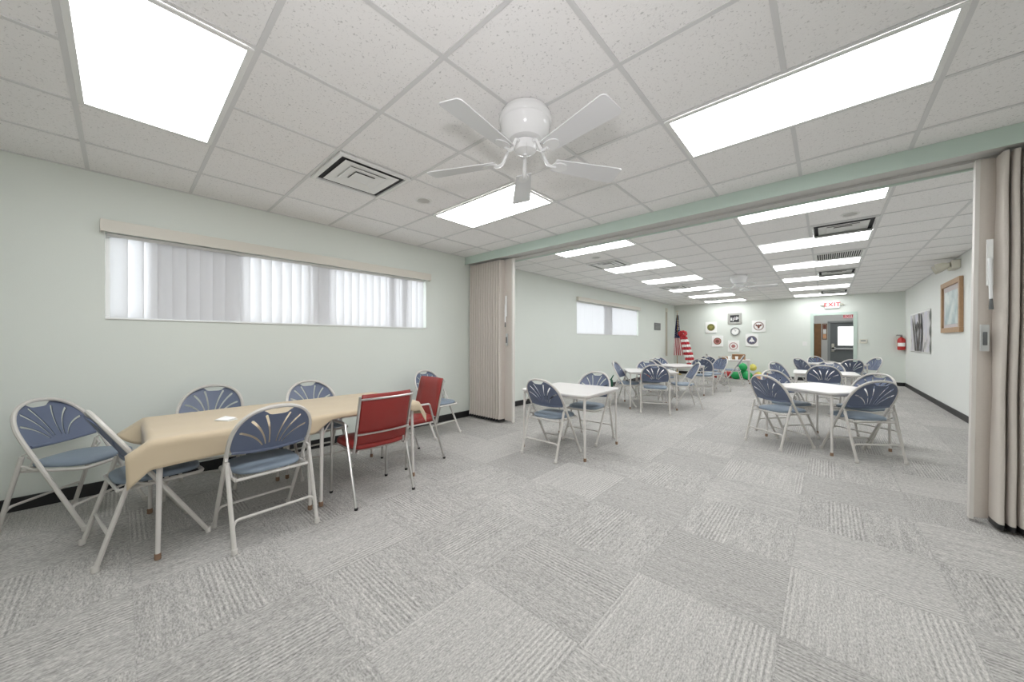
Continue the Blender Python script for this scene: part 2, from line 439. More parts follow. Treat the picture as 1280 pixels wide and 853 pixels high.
# ------------------------------------------------------------------ ceiling lights
def make_light():
    t = thing('ceiling_light', 'x', 'ceiling light', group='recessed fluorescent ceiling panels')
    hx, hy = .598, .293
    mb = MB()
    fr = .026
    for a, b in (((-hx, -hy), (hx, -hy+fr)), ((-hx, hy-fr), (hx, hy)), ((-hx, -hy+fr), (-hx+fr, hy-fr)), ((hx-fr, -hy+fr), (hx, hy-fr))):
        mb.box((a[0], a[1], -.008), (b[0], b[1], -.0005))
    mb.build('light_frame', M_white, t, False, .002)
    MB().box((-hx+fr, -hy+fr, -.005), (hx-fr, hy-fr, -.001)).build('diffuser', M_lens, t, False)
    return t
L0 = make_light()
front_lbl = ['large glowing ceiling panel nearest the left wall at upper left corner',
             'glowing ceiling panel in the front room directly overhead of the viewer',
             'glowing ceiling panel hanging right behind the near white ceiling fan',
             'large glowing ceiling panel at upper right, in front of the green header beam']
ordn = ['nearest the green header', 'second from the green header', 'third from the green header', 'fourth from the green header', 'fifth from the green header', 'nearest the end wall']
places = [((.61*i+.61, .61*j+.305), front_lbl[k]) for k, (i, j) in enumerate(FRONT_FIX)]
for q, (i, y) in enumerate(BACK_FIX):
    places.append(((.61*i+.61, y-PY/2), 'ceiling panel of the back room in the %s row, %s' % ('left' if i == 2 else 'right', ordn[q//2])))
for k, ((x, y), lab) in enumerate(places):
    o = L0 if k == 0 else copy_tree(L0)
    o.location = (x, y, CEIL-.0055); o['label'] = lab
    if k >= 4:
        for c in ALLKIDS(o):
            if c.name.startswith('diffuser'):
                if k == 4: LB = c.data.copy(); LB.materials[0] = M_lensback
                c.data = LB

# ------------------------------------------------------------------ ceiling vents
def make_diffuser(name, label, x, y, glossy=False):
    t = thing(name, label, 'ceiling vent', (x, y, CEIL-.0055), 0, 'air vents in the ceiling')
    h = .292
    mb = MB()
    for a, b in (((-h, -h), (h, -h+.03)), ((-h, h-.03), (h, h)), ((-h, -h+.03), (-h+.03, h-.03)), ((h-.03, -h+.03), (h, h-.03))): mb.box((a[0], a[1], -.006 if glossy else -.018), (b[0], b[1], -.0005))
    mb.build('vent_frame', M_white, t, False, .002)
    MB().box((-h+.03, -h+.03, -.0012), (h-.03, h-.03, -.0006)).build('dark_throat', M_dark, t, False)
    for k, (r0, r1) in enumerate(((.222, .148), (.150, .088))):       # stepped square cones
        L = []
        for r, z in ((r0, -.013), (r1, -.004), (r1-.006, -.0048), (r0-.006, -.0155)):
            L.append([(-r, -r, z), (r, -r, z), (r, r, z), (-r, r, z)])
        L.append(L[0]); MB().loops(L, cap=False).build('louver_ring', M_white, t, False)
    mb = MB(); L = [[(sx*r, sy*r, z) for sx, sy in unit_rect()] for r, z in ((.082, -.014), (.045, -.007), (.02, -.006))]
    mb.loops(L); mb.build('center_cone', M_white, t, False)
    if glossy:      # curved clear deflectors hung below the face
        for s in (1,):
            rows = []
            for i in range(9):
                a = i/8*PI*.5; rows.append([(-.26, s*(.27-.13*math.sin(a)), -.012-.045*(1-math.cos(a))), (.26, s*(.27-.13*math.sin(a)), -.012-.045*(1-math.cos(a)))])
            MB().grid(rows).build('air_deflector', M_clear, t)
        for s in (-1, 1):
            prof = [(s*.262, .2*math.cos(a), -.012-.055*abs(math.sin(a))) for a in [PI*i/12 for i in range(13)]]
            MB().grid([prof, [(s*.275, y, -.012+(z+.012)*.35) for x, y, z in prof]]).build('deflector_end', M_clear, t); MB().tube(prof, .006, 6).build('deflector_bracket', M_clear, t)
    return t
make_diffuser('square_diffuser', 'square white air diffuser in the front room ceiling left of the near fan', 1.525, .915)
make_diffuser('square_diffuser', 'square air diffuser just behind the green header, left side', 1.525, 4.47+PY*1.5)
make_diffuser('square_diffuser', 'square air diffuser halfway down the left row of lights', 1.525, 4.47+PY*7.5)
make_diffuser('square_diffuser', 'square air diffuser before the last light of the left row', 1.525, 4.47+PY*13.4)
make_diffuser('shielded_diffuser', 'air vent with shiny curved deflectors, between the two nearest right row lights', 4.575, 4.47+PY*1.5, True)
make_diffuser('shielded_diffuser', 'air vent with shiny deflectors before the fourth light of the right row', 4.575, 4.47+PY*7.5, True)
make_diffuser('shielded_diffuser', 'air vent with deflectors nearest the end wall, right row', 4.575, 4.47+PY*13.4, True)
t = thing('return_grille', 'slatted rectangular return air grille before the third right row light', 'ceiling vent', (4.575, 4.47+PY*4.5, CEIL-.0055), 0, 'air vents in the ceiling')
h = .29; mb = MB()
for a, b in (((-h, -h), (h, -h+.03)), ((-h, h-.03), (h, h)), ((-h, -h+.03), (-h+.03, h-.03)), ((h-.03, -h+.03), (h, h-.03))): mb.box((a[0], a[1], -.009), (b[0], b[1], -.0005))
mb.build('grille_frame', M_white, t, False)
MB().box((-h+.03, -h+.03, -.0012), (h-.03, h-.03, -.0006)).build('dark_throat', M_dark, t, False)
mb = MB()
for i in range(20):
    x = -h+.05+i*.0255; mb.box((x, -h+.03, -.008), (x+.009, h-.03, -.0015))
mb.build('slat_bank', M_white, t, False)
for (x, y, lab) in ((1.49, 1.55, 'round flush ceiling speaker beside the near square diffuser'), (1.60, 4.80, 'round flush ceiling speaker behind the green header on the left'), (4.62, 4.86, 'round flush ceiling speaker behind the first right row light')):
    t = thing('ceiling_speaker', lab, 'speaker', (x, y, CEIL-.0005), 0, 'round ceiling speakers')
    MB().lathe([(.078, 0), (.078, -.005), (.068, -.008), (.066, -.004)], 28).build('speaker_rim', M_white, t)
    MB().lathe([(.066, -.003), (.04, -.0065), (.001, -.007)], 28).build('speaker_grille', mat('speaker_mesh', (.55, .54, .52, 1), .6, bump=.3, bscale=900), t)

# ------------------------------------------------------------------ ceiling fans
def make_fan(name, label, x, y, ang0, zb, R, s=1.0):
    t = thing(name, label, 'ceiling fan', (x, y, CEIL-.0055))
    zz = zb-CEIL
    MB().lathe([(.140*s, 0), (.146*s, -.008), (.150*s, -.030), (.158*s, -.034), (.160*s, -.052), (.157*s, -.064), (.152*s, -.068), (.150*s, -.080), (.138*s, -.128), (.100*s, -.168), (.06*s, -.174)], 40).build('motor_housing', M_whitegloss, t)
    MB().lathe([(.05*s, -.174), (.068*s, -.180), (.071*s, -.208), (.062*s, -.230), (.03*s, -.243), (.014*s, -.246), (.012*s, -.258), (.001, -.260)], 32).build('switch_cap', M_whitegloss, t)
    b0 = None
    for k in range(5):
        a = ang0+k*2*PI/5
        if b0 is None:
            n = 14; up = []; zc = zz
            out = []
            r0, r1 = .185*s, R
            def hw(u): return (.050+.022*u)*s
            for i in range(n+1):
                u = i/n; out.append((r0+(r1-r0-.03)*u, -hw(u)))
            for i in range(1, 6):
                q = i/6*PI*.5; out.append((r1-.03+.03*math.sin(q), -hw(1)+.025*(1-math.cos(q))))
            o2 = [(p[0], -p[1]) for p in reversed(out)]
            poly = out+o2
            tl = math.radians(-12)
            L = [[(px, py*math.cos(tl), zc+z0+py*math.sin(tl)) for px, py in poly] for z0 in (-.003, .003)]
            b0 = MB().loops(L).build('blade', mat('fan_blade', (.74, .74, .75, 1), .12), t)
            i0 = MB()
            i0.tube(fillet([(.055*s, 0, -.196), (.10*s, 0, -.20), (.15*s, 0, zc-.012), (.20*s, 0, zc-.010)], .04), .010*s, 8)
            pl = [(.225*s+.055*s*math.cos(q), .036*s*math.sin(q)) for q in [2*PI*i/20 for i in range(20)]]
            i0.loops([[(px, py, zc+z0+py*math.sin(tl)) for px, py in pl] for z0 in (-.010, -.0035)])
            i1 = i0.build('blade_iron', M_whitegloss, b0)
            b0.rotation_euler = (0, 0, a)
        else:
            b = b0.copy(); COL.objects.link(b); b.rotation_euler = (0, 0, a)
            c = i1.copy(); COL.objects.link(c); c.parent = b
    return t
make_fan('ceiling_fan', 'white five blade ceiling fan in the front room, nearest the viewer', 3.08, 1.195, math.radians(-83.4), 2.345, .645)
f = ALLKIDS(COL.objects['ceiling_fan'])
MB().tube([(.05, -.05, -.215), (.05, -.05, -.43)], .0018, 6).build('pull_chain', M_alum, COL.objects['ceiling_fan'])
make_fan('ceiling_fan', 'smaller looking white ceiling fan in the back room between the rows of lights', 3.06, 8.2, math.radians(12), 2.37, .66)

# ------------------------------------------------------------------ windows and vertical blinds
def window(name, win, side_x=-WT):
    y0, y1, z0, z1 = win
    mb = MB(); fx0, fx1 = -.13, -.09
    for a, b in (((y0, z0), (y1, z0+.035)), ((y0, z1-.035), (y1, z1)), ((y0, z0+.035), (y0+.035, z1-.035)), ((y1-.035, z0+.035), (y1, z1-.035)),
                 (((y0+y1)/2-.02, z0+.035), ((y0+y1)/2+.02, z1-.035))):
        mb.box((fx0, a[0]+.001, a[1]+.001), (fx1, b[0]-.001, b[1]-.001))
    o = struct(name, mb, M_white)
    MB().box((-.112, y0+.036, z0+.036), (-.108, y1-.036, z1-.036)).build('window_pane', M_glass, o, False)
    mb = MB().box((-.088, y0+.002, z0+.001), (.012, y1-.002, z0+.010)); mb.build('window_sill', M_white, o, False)
    return o
window('window_1', WIN1); window('window_2', WIN2)
def name_closed(f, u): return f(u) > -7
def blind(name, label, win, n, angf, valance=True):
    y0, y1, z0, z1 = win
    t = thing(name, label, 'window blind', (0, (y0+y1)/2, z0), 0)
    c = (y0+y1)/2; w = y1-y0
    if valance:
        mb = MB()
        mb.box((.055, -w/2-.025, z1-z0-.012), (.067, w/2+.045, z1-z0+.088)); mb.box((.001, -w/2-.025, z1-z0-.012), (.055, -w/2-.015, z1-z0+.088)); mb.box((.001, w/2+.035, z1-z0-.012), (.055, w/2+.045, z1-z0+.088)); mb.box((.001, -w/2-.015, z1-z0+.08), (.055, w/2+.035, z1-z0+.088))
        mb.build('valance', M_valance, t, False, .003)
    MB().box((-.075, -w/2+.01, z1-z0-.03), (-.035, w/2-.01, z1-z0-.004)).build('headrail', M_white, t, False)
    pitch = (w-.06)/n; vw = pitch*1.16
    rows = []
    for i in range(9):
        u = i/8-.5; rows.append([(.006*(1-4*u*u), u*vw, .02), (.006*(1-4*u*u), u*vw, z1-z0-.03)])
    L = [[rows[i][0] for i in range(9)]+[(rows[i][0][0]-.0016, rows[i][0][1], .02) for i in range(8, -1, -1)],
         [rows[i][1] for i in range(9)]+[(rows[i][1][0]-.0016, rows[i][1][1], z1-z0-.03) for i in range(8, -1, -1)]]
    v0 = MB().loops(L).build('vane', M_vane, t)
    for i in range(n):
        v = v0 if i == 0 else v0.copy()
        if i: COL.objects.link(v)
        if name_closed(angf, i/n):                # extra vane added behind each closed one, so less light passes
            v2 = v0.copy(); COL.objects.link(v2); v2.location = (-.066, -w/2+.03+pitch*(i+.95), 0); v2.rotation_euler = (0, 0, math.radians(2))
        v.location = (-.055, -w/2+.03+pitch*(i+.5), 0); v.rotation_euler = (0, 0, math.radians(angf(i/n)))
    return t
def ang1(u):
    closed = (.055 < u < .262) or (.49 < u < .55) or (.80 < u < .825) or (.85 < u < .88)
    return (3 if closed else -22)+random.uniform(-3, 3)
blind('vertical_blind', 'long white vertical blind with ivory valance over the front room window', WIN1, 32, ang1)
blind('vertical_blind', 'white vertical blind on the smaller looking window of the back room', WIN2, 36, lambda u: (2 if .38 < u < .52 else -18)+random.uniform(-4, 4))

# ------------------------------------------------------------------ folding partitions
def partition(name, label, xa, xb, lead, lean=0.0, npl=11, flatw=.17, amp=.03, pw=3.2):
    """pleated accordion cover from the wall (xa) to the lead post (xb); lead = +1 if the post is at larger x"""
    t = thing(name, label, 'folding partition', ((xa+xb)/2, 3.52, 0))
    ox = (xa+xb)/2; YC = 3.52
    zs = [.035, .06, .16, .45, .9, 1.4, 1.9, 2.25, 2.42, 2.49]
    def zflare(z): return 1.12 if z < .1 else (1.0 if z < 2.2 else .86)
    x_in = xb-lead*flatw
    prof = []
    N = npl*16
    for i in range(N+1):
        u = i/N; ph = u*npl*2*PI
        tt = (u*npl) % 1.0; s = -1+2*(1-abs(2*tt-1)**pw)
        prof.append((xa+(x_in-xa)*u, s))
    rows_f, rows_b = [], []
    for z in zs:
        k = zflare(z); lx = lean*(z/2.5-.5)
        wob = .004*math.sin(z*5)
        rows_f.append([(x-ox+lx*((x-xa)/(x_in-xa))+wob*s, (-.050-.5*max(0, amp-.05)-min(amp, .05)*s+max(0, amp-.05)*min(0, s)*-1.2)*k-.012, z) for x, s in prof])
        rows_b.append([(x-ox+lx*((x-xa)/(x_in-xa)), (.050+min(amp, .05)*s)*k+.012, z) for x, s in prof])
    mb = MB(); mb.grid(rows_f); mb.grid(rows_b)
    n = len(prof)
    # lead panel bridging from the last pleat to the post
    for sgn, rows in ((-1, rows_f), (1, rows_b)):
        pr = []
        for r, z in zip(rows, zs):
            lx = lean*(z/2.5-.5); a = r[-1]; e = xb-ox-lead*.012+lx
            pr.append([a]+[(a[0]+(e-a[0])*q, a[1]+(sgn*.024-a[1])*(1-(1-q)**2), z) for q in (.15, .3, .5, .75, 1)])
        mb.grid(pr)
    mb.build('pleated_cover', M_part, t, True, ang=80)
    # hem strip and floor sweep following the pleats
    for sgn, rows in ((-1, rows_f), (1, rows_b)):
        base = [(p[0], p[1]+(-.004 if sgn < 0 else .004)) for p in rows[0]]
        MB().grid([[(x, y, .02) for x, y in base], [(x, y, .055) for x, y in base]]).build('bottom_sweep', M_black, t)
    lx0, lx1 = lean*(-.5), lean*(.5)
    e = xb-ox
    a, b = sorted((e-lead*.012, e+lead*.008))
    L = [[(a+l, -.026, z), (b+l, -.026, z), (b+l, .026, z), (a+l, .026, z)] for l, z in ((lx0, .02), (lx1, 2.495))]
    MB().loops(L).build('lead_post', M_partlight, t, False)
    # lever and latch on the lead panel, room side
    hx = e-lead*min(.085, flatw*.62); lz = lambda z: lean*(z/2.5-.5)
    mb = MB(); mb.box((hx-.014+lz(1.7), -.078, 1.62), (hx+.014+lz(1.7), -.064, 1.93)); pl = mb.build('lever_plate', M_white, t, False, .003)
    mb = MB(); mb.tube([(hx+.004*lead+lz(1.7), -.092, 1.80), (hx+.002+lz(1.6), -.092, 1.53)], .009, 10); mb.build('lever_handle', M_whitegloss, pl)
    mb = MB(); mb.tube([(hx+.002+lz(1.6), -.092, 1.53), (hx+.002+lz(1.6), -.092, 1.46)], [.007, .011], 10); mb.build('lever_tip', M_darkgrey, pl)
    mb = MB(); mb.box((hx+lead*.016-.02+lz(1.3), -.076, 1.18), (hx+lead*.016+.02+lz(1.3), -.062, 1.36)); lp = mb.build('latch_plate', M_steel, t, False, .004)
    mb = MB(); mb.box((hx+lead*.016-.009+lz(1.3), -.086, 1.22), (hx+lead*.016+.009+lz(1.3), -.0765, 1.31)); mb.build('latch_thumb', M_darkgrey, lp, False, .003)
    return t
partition('folding_partition', 'beige pleated folding partition drawn against the left wall', .03, .915, 1, 0, 13, .17, .058, 2.6)
partition('folding_partition', 'beige pleated folding partition at the right edge, nearest the viewer', 6.02, 5.19, -1, .03, 17, .080, .075, 4)

# ------------------------------------------------------------------ folding chair with fan back
def fold_chair_proto():
    t = thing('folding_chair', 'x', 'chair', group='blue fan back folding chairs')
    yb = lambda z: .244-.58*z
    tr = .0125
    def rear(s): return (s*.229, -.245, 0), (s*.233, -.100, .505)
    for s in (-1, 1):
        o = MB().tube([(s*.222, yb(.02)-.0, .022), (s*.2265, yb(.50), .50)], tr, 8).build('leg', M_frame, t)
        MB().lathe([(.013, .0005), (.0165, .003), (.0165, .03), (.0142, .034)], 10, (s*.222, yb(.01), 0)).build('foot_cap', M_frame_rub if s > 2 else M_frame, o)
    for s in (-1, 1):
        a, b = rear(s)
        o = MB().tube([(a[0], a[1]+.006, .022), b], tr, 8).build('leg', M_frame, t)
        MB().lathe([(.013, .0005), (.0165, .003), (.0165, .03), (.0142, .034)], 10, (a[0], a[1]+.003, 0)).build('foot_cap', M_frame, o)
    # arch
    zc, hh, hw, e = .60, .2375, .2275, 2/2.35
    pts = [(-.2265, yb(.50), .50), (-hw, yb(.55), .55)]
    for i in range(0, 25):
        a = PI-PI*i/24; c, s_ = math.cos(a), math.sin(a)
        x = hw*math.copysign(abs(c)**e, c); z = zc+hh*abs(s_)**e; pts.append((x, yb(z), z))
    pts += [(hw, yb(.55), .55), (.2265, yb(.50), .50)]
    MB().tube(pts, tr, 8).build('back_frame', M_frame, t)
    # fan panel
    def arch(x, inset):
        q = min(1, abs(x)/(hw-inset)); return zc+(hh-inset)*(1-q**(2/e))**(e/2)
    ow = hw-.010
    out = [(-ow+.015, .556), (-ow+.008, .565), (-ow+.002, .585)]
    xs = [-ow*math.cos(PI*i/40) for i in range(1, 40)]
    for x in xs:
        z = arch(x, .009)
        dip = .040*max(0, 1-(abs(x)/.075)**4) if abs(x) < .075 else 0
        out.append((x, z-dip))
    out += [(ow-.002, .585), (ow-.008, .565), (ow-.015, .556)]
    out += [(ow*.6*(1-2*i/8), .553-.012*(1-(1-2*i/8)**2)) for i in range(9)]
    holes = []
    for s in (-1, 1):
        for (p0, pc, p1, w0, w1) in (((.020, .588), (.024, .69), (.066, .786), .0042, .0078), ((.038, .583), (.060, .685), (.134, .757), .0042, .0080), ((.054, .578), (.095, .655), (.182, .685), .0042, .0076)):
            C = [Vector(((1-q)**2*p0[0]+2*q*(1-q)*pc[0]+q*q*p1[0], (1-q)**2*p0[1]+2*q*(1-q)*pc[1]+q*q*p1[1])) for q in [i/9 for i in range(10)]]
            A, B = [], []
            for i, c in enumerate(C):
                d = (C[min(i+1, 9)]-C[max(i-1, 0)]).normalized(); nn = Vector((-d.y, d.x)); w = w0+(w1-w0)*i/9
                A.append(c+nn*w); B.append(c-nn*w)
            tip = C[-1]+(C[-1]-C[-2]).normalized()*w1*.8
            poly = A+[tip]+B[::-1]
            holes.append([(s*p.x, p.y) for p in (poly if s > 0 else poly[::-1])])
    me = flat_shape(out, holes, .0045)
    bm = bmesh.new(); bm.from_mesh(me)
    bmesh.ops.remove_doubles(bm, verts=bm.verts, dist=1e-5)
    for i in range(-6, 7):
        bmesh.ops.bisect_plane(bm, geom=bm.verts[:]+bm.edges[:]+bm.faces[:], plane_co=(i*.031, 0, 0), plane_no=(1, 0, 0))
    bow = lambda x: -.030*(1-(x/hw)**2)
    for v in bm.verts:
        x, z, d = v.co; v.co = (x, yb(z)+bow(x)-d, z)
    bm.to_mesh(me); bm.free()
    me.materials.clear(); me.materials.append(M_blue)
    bk = link('backrest', me, t)
    # rolled lower lip
    lip = [((-.205+.41*i/16), yb(.552)+bow(-.205+.41*i/16)-.002, .556-.012*(1-(1-2*i/16)**2)) for i in range(17)]
    MB().tube(lip, .0115, 8).build('lower_lip', M_blue, bk)
    # seat
    poly = []
    for i in range(40):
        a = 2*PI*i/40; c, s_ = math.cos(a), math.sin(a); ee = 2/3.6
        x = math.copysign(abs(c)**ee, c); y = math.copysign(abs(s_)**ee, s_)
        poly.append((x*(.193+.010*y), y*.195+.035))
    L = []
    for k, z in ((.90, .414), (.985, .418), (1, .428), (.985, .440), (.92, .449), (.7, .455), (.35, .457)):
        L.append([(x*k, .035+(y-.035)*k, z) for x, y in poly])
    MB().loops(L).build('seat', M_bluefab, t, ang=60)
    fr = fillet([(-.2, -.155, .402), (-.203, .225, .404), (.203, .225, .404), (.2, -.155, .402)], .06, 6)
    mb = MB(); mb.tube(fr, .0105, 8); mb.tube([(-.2, -.155, .402), (.2, -.155, .402)], .0095, 8)
    mb.build('seat_frame', M_frame, t)
    # stretchers: arched bars between each pair of legs
    def str_(pa, pb, z0, z1, inset):
        (xa, ya0, za), (xb_, yb0, zb_) = pa, pb
        f0 = (z0-za)/(zb_-za); f1 = (z1-za)/(zb_-za)
        X0 = xa+(xb_-xa)*f0; Y0 = ya0+(yb0-ya0)*f0; X1 = xa+(xb_-xa)*f1-inset; Y1 = ya0+(yb0-ya0)*f1
        return fillet([(-X0, Y0, z0), (-X1-.0, Y1, z1), (X1, Y1, z1), (X0, Y0, z0)], .06, 6)
    MB().tube(str_(*rear(1), .125, .178, .014), .0085, 8).build('stretcher', M_frame, t)
    MB().tube(str_((.222, yb(0), 0), (.2265, yb(.5), .5), .11, .16, .014), .0085, 8).build('stretcher', M_frame, t)
    for s in (-1, 1):
        mb = MB(); mb.tube([(s*.233, -.100, .512), (s*.2275, yb(.53)-.002, .53)], .0085, 6, flat=.5); mb.tube([(s*.231, -.118, .45), (s*.215, -.055, .415), (s*.205, -.02, .405)], .007, 6)
        mb.tube([(s*.22, -.085, .50), (s*.212, -.06, .47), (s*.206, -.10, .408)], .0055, 6)
        mb.build('hinge_bracket', M_frame, t)
    return t
CH = fold_chair_proto()
used = [False]
def chair(x, y, face, label, group='blue fan back folding chairs'):
    o = CH if not used[0] else copy_tree(CH); used[0] = True
    o.location = (x, y, 0); o.rotation_euler = (0, 0, math.radians(face-90)); o['label'] = label; o['group'] = group
    return o
A, B, C_, D = 'chairs around the cloth covered table', 'chairs at the first card table', 'chairs along the left wall', 'chairs at the right hand tables'
chair(.476, -.63, 50, 'blue fan back folding chair at far left, turned toward the table corner', A)
chair(1.235, -0.318, 98, 'blue folding chair pushed under the left end of the tan tablecloth', A)
chair(1.6, 0.222, 184, 'blue folding chair with its back to the viewer at the tan tablecloth', A)
chair(0.44, 0.07, -18, 'blue folding chair behind the tan tablecloth, the left one by the wall', A)
chair(0.71, 0.86, 2, 'blue folding chair behind the tan tablecloth, the right one by the wall', A)
chair(0.5, 2.41, 7, 'blue folding chair against the wall behind the red chair, near the partition', A)
chair(2.146, 2.78, 89, 'blue folding chair on the near side of the first bare card table', B)
chair(2.165, 3.56, 272, 'blue folding chair on the far side of the first bare card table', B)
chair(2.168, 5.89, 109.6, 'blue folding chair back to viewer at the second card table on the left', C_)
chair(1.5, 6.2, 8, 'blue folding chair seen side on at left of the second card table', C_)
chair(2.42, 6.74, 211, 'blue folding chair on the right of the second card table, leaning left', C_)
chair(1.72, 6.8, 301, 'blue folding chair behind the second card table, half hidden by another chair', C_)
chair(1.64, 7.8, 58, 'dark backed blue folding chair on the near left of the third card table', C_)
chair(1.4, 8.64, 324, 'blue folding chair in the corner side of the third card table by the flag', C_)
chair(2.22, 8.87, 97, 'blue folding chair back to viewer, right of the third left table', C_)
chair(2.33, 9.58, 232, 'pale lit blue folding chair facing the viewer behind a dark backed one, left side', C_)
chair(2.06, 10.5, 75, 'blue folding chair seen from behind, before the cluttered back table', C_)
chair(1.78, 12.13, 5, 'blue folding chair on the flag side of the cluttered back table', C_)
chair(2.46, 11.2, 185, 'blue folding chair seen edge on at right of the cluttered back table', C_)
chair(4.00, 4.87, 54, 'blue folding chair at the near left of the first right hand table', D)
chair(4.705, 4.935, 126, 'blue folding chair nearest the viewer at the first right hand table', D)
chair(4.77, 5.70, 232, 'blue folding chair facing the viewer behind the nearest right hand chair', D)
chair(4.03, 5.51, 319, 'blue folding chair at the far left of the first right hand table', D)
chair(4.385, 7.66, 92, 'blue folding chair back to viewer at the second right hand table', D)
chair(3.86, 8, -30, 'blue folding chair at the left end of the second right hand table, leaning left', D)
chair(4.47, 8.72, 270, 'blue folding chair on the far side of the second right hand table', D)
chair(4.1, 10.6, 40, 'blue folding chair at near left of the table before the doorway', D)
chair(4.78, 10.6, 112, 'blue folding chair back to viewer at near right of the table before the doorway', D)
chair(4.32, 11.8, 308, 'blue folding chair at far left of the table before the doorway', D)
chair(5.16, 11.83, 212, 'pale lit blue folding chair at far right of the table before the doorway', D)

# ------------------------------------------------------------------ red armchairs
def red_chair_proto():
    t = thing('stacking_armchair', 'x', 'chair', group='red vinyl armchairs')
    hw = .243
    for s in (-1, 1):
        o = MB().tube(fillet([(s*hw, -.225, .004), (s*hw, -.04, .60), (s*hw, -.02, .605)], .02, 3), .0105, 8).build('leg', M_chrome, t)
        MB().lathe([(.013, .0005), (.014, .018)], 8, (s*hw, -.224, 0)).build('foot_cap', M_black, o)
        o = MB().tube(fillet([(s*hw, .225, .004), (s*hw, .205, .60), (s*hw, .19, .605)], .02, 3), .0105, 8).build('leg', M_chrome, t)
        MB().lathe([(.013, .0005), (.014, .018)], 8, (s*hw, .225, 0)).build('foot_cap', M_black, o)
        mb = MB(); mb.tube([(s*hw, -.03, .605), (s*hw, .20, .605)], .0105, 8); ar = mb.build('arm_rail', M_chrome, t)
        mb = MB(); mb.tube([(s*.218, -.13, .395), (s*.218, -.155, .48), (s*.218, -.238, .835)], .011, 8); mb.build('back_post', M_chrome, t)
    mb = MB()
    for s in (-1, 1): mb.tube([(s*.2, -.16, .40), (s*.2, .215, .40)], .01, 8)
    for y in (-.12, .2): mb.tube([(-hw, y+.0, .40), (hw, y, .40)], .009, 8)
    mb.build('seat_frame', M_chrome, t)
    ybk = lambda z: -.155-.2356*(z-.48)
    def pad(z): return .0
    L = []
    for x, k in ((-.203, .5), (-.198, 1), (-.1, 1.0), (0, 1.0), (.1, 1.0), (.198, 1), (.203, .5)):
        bow = -.022*(1-(x/.203)**2)
        ring = []
        for z, d in ((.455, .0), (.46, .016), (.52, .020), (.78, .018), (.838, .012), (.848, 0), (.838, -.012), (.78, -.013), (.46, -.013)):
            ring.append((x, ybk(z)+d*k+.004+bow, z))
        L.append(ring)
    MB().loops(L).build('backrest', M_red, t, ang=60)
    for z in (.812, .54):
        MB().tube([(-.218+.436*i/10, ybk(z)-.0165-.022*(1-(1-2*i/10)**2), z) for i in range(11)], .0085, 6).build('back_rail', M_chrome, t)
    poly = []
    for i in range(40):
        a = 2*PI*i/40; c, s_ = math.cos(a), math.sin(a); ee = 2/5
        poly.append((math.copysign(abs(c)**ee, c)*.222, math.copysign(abs(s_)**ee, s_)*.20+.04))
    L = [[(x*k, .04+(y-.04)*k, z) for x, y in poly] for k, z in ((.94, .411), (1, .42), (1, .445), (.97, .458), (.8, .466), (.4, .468))]
    MB().loops(L).build('seat', M_red, t, ang=60)
    return t
r1 = red_chair_proto(); r2 = copy_tree(r1)
r1.location = (1.622, .967, 0); r1.rotation_euler = (0, 0, math.radians(180.5-90)); r1['label'] = 'red vinyl armchair with its back to the viewer, at the tan tablecloth'
r2.location = (1.155, 1.645, 0); r2.rotation_euler = (0, 0, math.radians(269-90)); r2['label'] = 'red vinyl armchair at the right hand end of the tan tablecloth'

# ------------------------------------------------------------------ card tables
def table_proto():
    t = thing('card_table', 'x', 'table', group='square folding card tables')
    hx, hy = .435, .425
    def rr(hx, hy, r):
        out = []
        for cx, cy, a0 in ((hx-r, hy-r, 0), (-hx+r, hy-r, PI/2), (-hx+r, -hy+r, PI), (hx-r, -hy+r, 1.5*PI)):
            for i in range(7): out.append((cx+r*math.cos(a0+PI/2*i/6), cy+r*math.sin(a0+PI/2*i/6)))
        return out
    L = [[(x, y, z) for x, y in rr(a, b, r)] for a, b, r, z in ((hx-.012, hy-.012, .05, .662), (hx, hy, .06, .667), (hx, hy, .06, .682), (hx-.006, hy-.006, .055, .687))]
    MB().loops(L).build('tabletop', M_top, t, ang=35)
    mb = MB(); o = rr(hx-.025, hy-.025, .04); i_ = rr(hx-.04, hy-.04, .03)
    mb.loops([[(x, y, .640) for x, y in o], [(x, y, .6615) for x, y in o], [(x, y, .6615) for x, y in i_], [(x, y, .640) for x, y in i_], [(x, y, .640) for x, y in o]], cap=False)
    mb.build('apron', M_tframe, t)
    for sx in (-1, 1):
        for sy in (-1, 1):
            mb = MB(); mb.tube([(sx*.402, sy*.397, .03), (sx*.392, sy*.387, .655)], [.0115, .0145], 10)
            mb.tube([(sx*.392, sy*.387, .52), (sx*.375, sy*.34, .59), (sx*.372, sy*.30, .645)], .005, 6)
            o = mb.build('leg', M_tframe, t)
            MB().lathe([(.012, .0005), (.0155, .004), (.0150, .034), (.0128, .036)], 10, (sx*.4023, sy*.3973, 0)).build('foot_cap', M_brownrub, o)
    return t
TP = table_proto(); tused = [False]
def table(x, y, rot, label, group='square folding card tables'):
    o = TP if not tused[0] else copy_tree(TP); tused[0] = True
    o.location = (x, y, 0); o.rotation_euler = (0, 0, math.radians(rot)); o['label'] = label; o['group'] = group
table(1.185, .105, 0, 'card table under the left half of the tan tablecloth')
table(1.185, .975, 0, 'card table under the right half of the tan tablecloth')
table(2.155, 3.155, 2, 'bare white card table just behind the folding partition on the left')
table(1.88, 6.37, 31, 'bare white card table second along the left side, turned askew')
table(1.80, 8.30, 58, 'bare white card table third along the left side, in front of the flag')
table(2.30, 12.08, 10, 'card table at the back left, cluttered with boxes')
table(4.405, 5.285, 52.3, 'bare white card table nearest on the right hand side, turned cornerwise')
table(4.40, 8.02, 3, 'bare white card table second on the right hand side')
table(4.60, 11.47, 48, 'card table farthest on the right, before the doorway')

